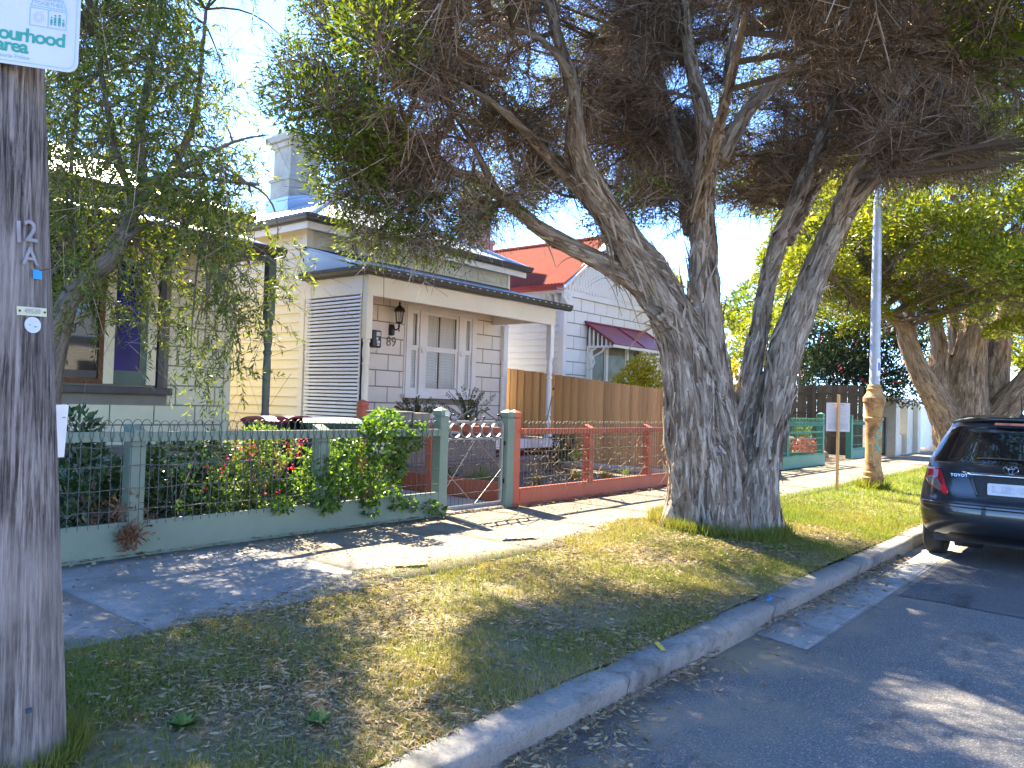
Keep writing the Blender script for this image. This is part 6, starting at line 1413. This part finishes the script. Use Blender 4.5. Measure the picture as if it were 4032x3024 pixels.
# ================================================================ GARDEN PLANTS
def shrub(name, label, cat, base, clumps, n, L, W_, mat, group=None, up=.3, stems=True, stemmat=None, flat=.85):
    """clumps: list of (x, y, z, r)"""
    t = thing(name, label, cat, base, group); cs = np.array([c[:3] for c in clumps]); rs = [c[3] for c in clumps]; P = []; D = []
    for c, r_ in zip(cs, rs):
        k = int(n*(r_/np.mean(rs))**2); d = sphere(k); P.append(c+d*(r_*rng.uniform(.4, 1.05, k)**.6)[:, None]*np.array([1, 1, flat])); D.append(d+rng.normal(0, .7, (k, 3))+np.array([0, 0, up]))
    P = np.concatenate(P); D = np.concatenate(D); k = len(P); V, Fc = leaves(P, D, rng.uniform(.7, 1.3, k)*L, rng.uniform(.7, 1.3, k)*W_)
    o = link('foliage', np_mesh('foliage', V, Fc, mat), t); o['kind'] = 'stuff'
    if stems:
        m = MB(); b = np.array(base)
        for c, r_ in zip(cs, rs):
            mid = (b+c)/2+rng.normal(0, .08, 3)*np.linalg.norm(c-b); mid[2] = max(mid[2], b[2]); pts = [(1-u)**2*b+2*u*(1-u)*mid+u*u*c for u in np.linspace(0, 1, 6)]; m.tube(pts, list(np.linspace(.012, .004, 6)), 4, False)
        m.build('stems', stemmat or BARK3, t)['kind'] = 'stuff'
    return t
IVY = leafmat('vine_leaf', [(.035, .085, .018), (.065, .13, .022), (.11, .19, .03), (.16, .24, .04)], .40, .32, (1.7, 1.7, .6), None, .5)
DKL = leafmat('dark_glossy_leaf', [(.018, .045, .020), (.035, .075, .028), (.06, .10, .035)], .30, .28, (1.6, 1.6, .6), None, .5)
SALV = leafmat('salvia_leaf', [(.07, .13, .025), (.12, .19, .035), (.20, .26, .07)], .40, .45, (1.6, 1.6, .6))
PINK = leafmat('red_flower', [(.50, .02, .06), (.65, .04, .10), (.70, .12, .16)], .35, .5, (1.3, 1, 1))
GOLD = leafmat('golden_leaf', [(.26, .22, .012), (.36, .30, .015), (.44, .36, .03)], .4, .5, (1.4, 1.3, .5))
REDL = leafmat('red_leaf', [(.20, .03, .02), (.30, .06, .035), (.36, .13, .06)], .35, .5, (1.4, 1.1, .8))
GREYL = leafmat('silver_leaf', [(.16, .18, .10), (.26, .28, .16)], .25, .6)
DRYL = leafmat('dry_brown_leaf', [(.13, .05, .025), (.22, .10, .05), (.26, .15, .08)], .2, .8)
FERN = leafmat('fern_leaf', [(.03, .045, .018), (.06, .075, .028), (.10, .10, .04)], .3, .5)
def px(x, y, Y): return tuple(on(x, y, 1, Y))
def cl_(pts, Y0, Y1, r0, r1): return [tuple(px(x, y, rng.uniform(Y0, Y1)))+(rng.uniform(r0, r1),) for x, y in pts]
# vine spilling over the green fence near the gate
vp = [(800,935),(830,915),(860,940),(780,960),(820,970),(860,985),(890,960),(740,990),(780,1010),(820,1020),(700,1010),(720,1040),(680,1020),(760,1050),(800,1060),(840,1050),(670,990),(650,1040),(690,1060),(845,1010),(740,960),(880,945),(905,930),(830,1075),(860,1085),(890,1090),(930,1095),(950,1100),(800,1100),(720,1090),(700,1095),(610,1090),(790,925),(812,925)]
shrub('climbing_vine', 'lush green vine sprawling over the green fence beside the gate', 'vine', px(790, 1080, 6.12), cl_(vp[:24], 5.80, 6.20, .08, .17)+cl_(vp[24:], 5.86, 5.90, .05, .09), 120, .055, .034, IVY, up=-.1)
# red-flowered salvia bush
sp_ = [(560,975),(530,1000),(590,1000),(550,1030),(500,1040),(600,1040),(520,1070),(570,1070),(480,1080),(620,1070),(540,1100),(500,1110),(590,1110),(560,950),(600,965),(520,975),(475,1060),(640,1060)]
sb = shrub('flowering_bush', 'pale green bush dotted with small red flowers behind the fence', 'bush', px(545, 1110, 6.4), cl_(sp_, 6.12, 6.55, .12, .20), 260, .038, .024, SALV)
fP = []; 
for (x, y) in [(515,965),(540,960),(555,972),(600,955),(615,960),(640,958),(650,965),(625,975),(590,985),(560,1000),(500,990),(490,1000),(540,985),(610,1000),(630,1010),(480,1020),(575,1050),(600,1060),(520,1015),(655,955),(645,985),(500,1060),(450,1010),(440,1060),(530,945)]:
    c = np.array(px(x, y, rng.uniform(6.05, 6.3))); fP.append(c+rng.normal(0, .022, (9, 3)))
fP = np.concatenate(fP); V, Fc = leaves(fP, rng.normal(size=fP.shape), .026, .020); link('flowers', np_mesh('flowers', V, Fc, PINK), sb)['kind'] = 'stuff'
m = MB()
for k in range(26):
    x, y = random.choice([(545, 1000), (600, 1000), (520, 1010)]); a = Vector(px(x, y+40, 6.3)); b = Vector(px(x+random.uniform(-70, 80), y-random.uniform(30, 70), random.uniform(6.1, 6.4))); m.tube([a, (a+b)/2+Vector((0, 0, .04)), b], .0028, 4, False)
m.build('flower_stalks', TWIG, sb)['kind'] = 'stuff'
# dark ground-level shrubs along the left of the fence
gp = [(160,1080),(200,1060),(240,1050),(160,1010),(210,1000),(180,1120),(250,1100),(150,1140),(230,1140),(140,1050),(270,1020),(190,950),(160,930),(170,980)]
shrub('leafy_shrub', 'dark glossy shrub beside the pole, climbing the green fence', 'shrub', px(190, 1150, 6.3), cl_(gp, 6.05, 6.5, .10, .20), 120, .070, .034, DKL)
gp = [(330,1010),(360,1040),(310,1060),(350,1090),(390,1070),(400,1030),(320,1110),(380,1120),(430,1060),(420,1100),(450,1090),(360,985),(440,1040),(300,1030),(460,970),(430,965)]
shrub('leafy_shrub', 'dark trailing shrub left of the red-flowered bush', 'shrub', px(370, 1120, 6.3), cl_(gp, 6.1, 6.6, .10, .19), 120, .068, .034, DKL)
gp = [(280,1090),(265,1130),(300,1140),(240,1110),(470,1120),(450,1130)]
shrub('dry_plant', 'tangle of dry brown stems at the foot of the green fence', 'plant', px(270, 1150, 6.2), cl_(gp, 6.0, 6.3, .08, .15), 60, .07, .012, DRYL)
dv = [(282,1150),(278,1165),(290,1158),(270,1160),(275,1180)]
shrub('dry_plant', 'withered brown leaves hanging over the green plinth board', 'plant', px(280, 1140, 5.95), cl_(dv, 5.86, 5.90, .03, .06), 40, .06, .020, DRYL)
# dry creeper on the red fence
m = MB(); 
for k in range(220):
    x = random.uniform(7.55, 12.3); z = .5+random.random()**1.4*.62; L = random.uniform(.05, .22); a = random.uniform(0, 6.28); p = Vector((x, FY-.1+random.uniform(-.03, .03), z)); d = Vector((math.cos(a)*L, random.uniform(-.04, .04), math.sin(a)*L*.7)); m.tube([p, p+d*.5+Vector((0, random.uniform(-.02, .02), random.uniform(-.03, .03))), p+d], .0032, 3, False)
cr = thing('dry_creeper', 'straw-coloured dead creeper clinging to the red wire fence', 'vine', (9.5, FY-.1, PZ)); m.build('stems', M('straw_stem', (.36, .27, .15), (.25, .18, .10), 20, .85), cr)['kind'] = 'stuff'
P = np.stack([rng.uniform(7.55, 12.4, 420), FY-.1+rng.normal(0, .03, 420), .5+rng.random(420)**1.3*.65], 1); V, Fc = leaves(P, rng.normal(size=P.shape), .035, .016); link('dead_leaves', np_mesh('dead_leaves', V, Fc, STRAW), cr)['kind'] = 'stuff'
# small plants in the mulched bed
def tuft(name, label, cat, base, n, h, mat, spread=.6, wd=.006):
    t = thing(name, label, cat, base); b = np.array(base); d = sphere(n); d[:, 2] = np.abs(d[:, 2])+spread; d = unit(d); A = b+rng.normal(0, .03, (n, 3))*np.array([1, 1, 0]); L = rng.uniform(.5, 1, n)*h
    V1 = ribbons(A, A+d*(L*.6)[:, None], wd, wd*.8); V2 = ribbons(A+d*(L*.6)[:, None], A+(d*L[:, None])+np.array([0, 0, -.08])*L[:, None]+rng.normal(0, .02, (n, 3)), wd*.8, wd*.2); V, Fc = join([V1, V2]); link('leaves', np_mesh('leaves', V, Fc, mat), t)['kind'] = 'stuff'; return t
def bed(x, y): return tuple(on(x, y, 2, .31))
tuft('lavender_plant', 'small silvery lavender clump behind the red fence nearest the gate', 'plant', bed(1160, 1045), 260, .24, GREYL)
tuft('garden_plant', 'yellow-green tuft just left of the first red fence post', 'plant', bed(1240, 1035), 130, .22, GOLD)
tuft('garden_plant', 'yellow-green tuft just right of the first red fence post', 'plant', bed(1310, 1032), 130, .20, GOLD)
tuft('garden_plant', 'low green tuft between the two red fence posts', 'plant', bed(1350, 1025), 90, .16, SALV)
tuft('strappy_plant', 'strappy green plant seen through the iron gate', 'plant', (8.2, 7.2, .3), 160, .42, SALV, .8, .012)
tuft('strappy_plant', 'dark strappy plant behind the left side of the gate', 'plant', (7.75, 7.5, .3), 150, .45, DKL, .8, .012)
tuft('strappy_plant', 'green strappy plant behind the fence post left of the gate', 'plant', (6.0, 6.9, .3), 110, .55, IVY, .9, .014)
shrub('potted_shrub', 'dark leafy shrub at the foot of the right verandah post', 'shrub', (11.6, 8.3, .3), [(11.6, 8.3, .7, .16), (11.75, 8.25, .85, .14), (11.5, 8.3, .95, .12), (11.9, 8.2, .6, .15), (11.4, 8.2, .55, .15)], 110, .07, .035, DKL)
# potted ferns on the verandah
def fern(x, y, z, n, h, label):
    t = thing('potted_fern', label, 'plant', (x, y, z)); m = MB(); m.lathe((x, y, z), [(.11, 0), (.15, .22), (.165, .23), (.165, .27), (.14, .27)], 16); m.build('pot', TERRA, t, smooth=True)
    P = []; D = []; T_ = []
    for k in range(n):
        a = 2.4*k; e = random.uniform(.7, 1.5); L = h*random.uniform(.6, 1.05); d = np.array([math.cos(a)*math.cos(e), math.sin(a)*math.cos(e), math.sin(e)]); u = np.linspace(.1, 1, 26)
        path = np.array([x, y, z+.26])+d*(L*u)[:, None]+np.array([math.cos(a)*.3, math.sin(a)*.3, -.35])*(L*u**2)[:, None]*.5; T_.append(ribbons(path[:-1], path[1:], .006, .005))
        s_ = unit(np.cross(np.gradient(path, axis=0), rng.normal(size=3)))
        for sg in (-1, 1): P.append(path); D.append(s_*sg+np.gradient(path, axis=0)*8)
    P = np.concatenate(P); D = np.concatenate(D); V, Fc = join([leaves(P, D, .05, .018)]+T_); link('fronds', np_mesh('fronds', V, Fc, FERN), t)['kind'] = 'stuff'
fern(8.35, 8.72, .88, 24, .55, 'shaggy potted fern at the left of the verandah edge'); fern(9.55, 8.72, .88, 22, .72, 'dark upright potted fern in front of the window')
tag(MB().box(8.0, 10.1, 8.55, 8.86, .56, .875).build('planter_bench', GREYWOOD, bevel=.01), 'low weathered bench carrying the potted ferns', 'bench')
# shrubs and hedges further along
shrub('golden_shrub', 'golden yellow shrub peeping over the timber paling fence', 'shrub', (15.6, 8.2, .3), [tuple(px(x, y, Y))+(r_,) for x, y, Y, r_ in [(1380,800,8.4,.30),(1395,785,8.4,.25),(1365,815,8.4,.28),(1350,830,8.4,.25),(1400,820,8.3,.35),(1385,840,8.3,.35),(1410,850,8.3,.4)]], 420, .075, .040, GOLD)
shrub('golden_shrub', 'tall golden shrub seen between the paperbark stems', 'shrub', (18.6, 7.6, .3), [tuple(px(x, y, 7.6))+(r_,) for x, y, r_ in [(1575,830,.35),(1590,870,.4),(1570,800,.3),(1620,860,.4),(1640,830,.35),(1600,900,.4),(1640,900,.4),(1580,930,.4)]], 420, .085, .045, GOLD)
shrub('leafy_shrub', 'pale green tree behind the golden shrub between the stems', 'tree', (21, 9.8, .3), [tuple(px(x, y, 9.6))+(r_,) for x, y, r_ in [(1580,770,.5),(1600,740,.5),(1630,720,.6),(1660,760,.6),(1650,680,.6),(1690,640,.8),(1680,720,.7),(1720,700,.7),(1610,790,.5)]], 420, .12, .05, YLEAF)
ol = [(x+random.uniform(-15, 15), y+random.uniform(-15, 15)) for x in range(1735, 2000, 30) for y in (700, 740, 780, 815, 840)]
oh = shrub('oleander_hedge', 'tall dark oleander hedge above the old paling fence', 'hedge', (25.6, 9, .3), [tuple(on(x, y, 0, 25.2+random.uniform(-.2, .9)))+(random.uniform(.45, .7),) for x, y in ol], 330, .16, .045, leafmat('oleander_leaf', [(.014, .030, .012), (.026, .05, .018), (.05, .08, .03)], .25, .3, (1.6, 1.6, .6), None, .5))
P = np.array([on(x+random.uniform(-10, 10), y+random.uniform(-10, 10), 0, 24.6) for x, y in ol for _ in range(1)]); P = np.concatenate([P+rng.normal(0, .05, P.shape) for _ in range(3)])[::3]; V, Fc = leaves(P, rng.normal(size=P.shape), .08, .07); link('flowers', np_mesh('flowers', V, Fc, PINK), oh)['kind'] = 'stuff'
shrub('red_shrub', 'low red-leaved shrub in front of the corner rockery', 'shrub', (20.6, 6.9, .3), [(20.6, 6.9, .6, .32), (20.9, 6.8, .5, .28), (20.3, 7.0, .5, .28)], 420, .06, .03, REDL)
shrub('red_shrub', 'red-leaved shrub behind the bright green wire fence', 'shrub', (18.3, 7.0, .3), [(18.3, 7.0, .75, .35), (18.8, 7.0, .7, .35), (17.8, 7.0, .7, .32), (18.5, 7.0, 1.0, .25)], 380, .06, .03, REDL)
shrub('leafy_shrub', 'small green shrub on top of the corner rockery', 'shrub', (21.3, 7.3, .7), [(21.2, 7.2, 1.05, .22), (21.6, 7.3, .9, .2)], 260, .07, .03, SALV)
# far trees closing the view down the street and behind the houses
def fartree(x, y, h, r_, label, mat):
    t = thing('street_tree', label, 'tree', (x, y, 0), 'distant trees beyond the houses'); m = MB(); m.tube([(x, y, 0), (x+.2, y, h*.3), (x, y+.2, h*.6)], [.25, .18, .1], 8)
    for k in range(6): a = k*1.05; m.tube([(x+.1, y, h*.35), (x+math.cos(a)*r_*.5, y+math.sin(a)*r_*.5, h*.7)], [.1, .03], 5)
    m.build('trunk', BARK3, t, smooth=True); c = np.array([x, y, h*.66]); cs = [c+sphere(1)[0]*np.array([r_, r_, h*.3])*rng.uniform(.5, 1) for _ in range(34)]
    V, Fc = domes(np.array(cs), 240, r_*.25, r_*.42, .30, .12); link('crown', np_mesh('crown', V, Fc, mat), t)['kind'] = 'stuff'
fartree(46, 4, 9, 4.5, 'distant street tree behind the second paperbark', YLEAF); fartree(58, 9, 11, 5.5, 'distant tall tree closing the end of the street', MLEAF); fartree(38, 13, 8, 4, 'distant tree above the oleander hedge', MLEAF); fartree(70, -3, 10, 6, 'distant tree at the end of the road', MLEAF); fartree(33, 19, 8, 4, 'distant tree behind the glimpsed far cottage', YLEAF)
print('objects', len(bpy.data.objects), 'tris', sum(sum(len(p.vertices)-2 for p in me.polygons) for me in bpy.data.meshes))
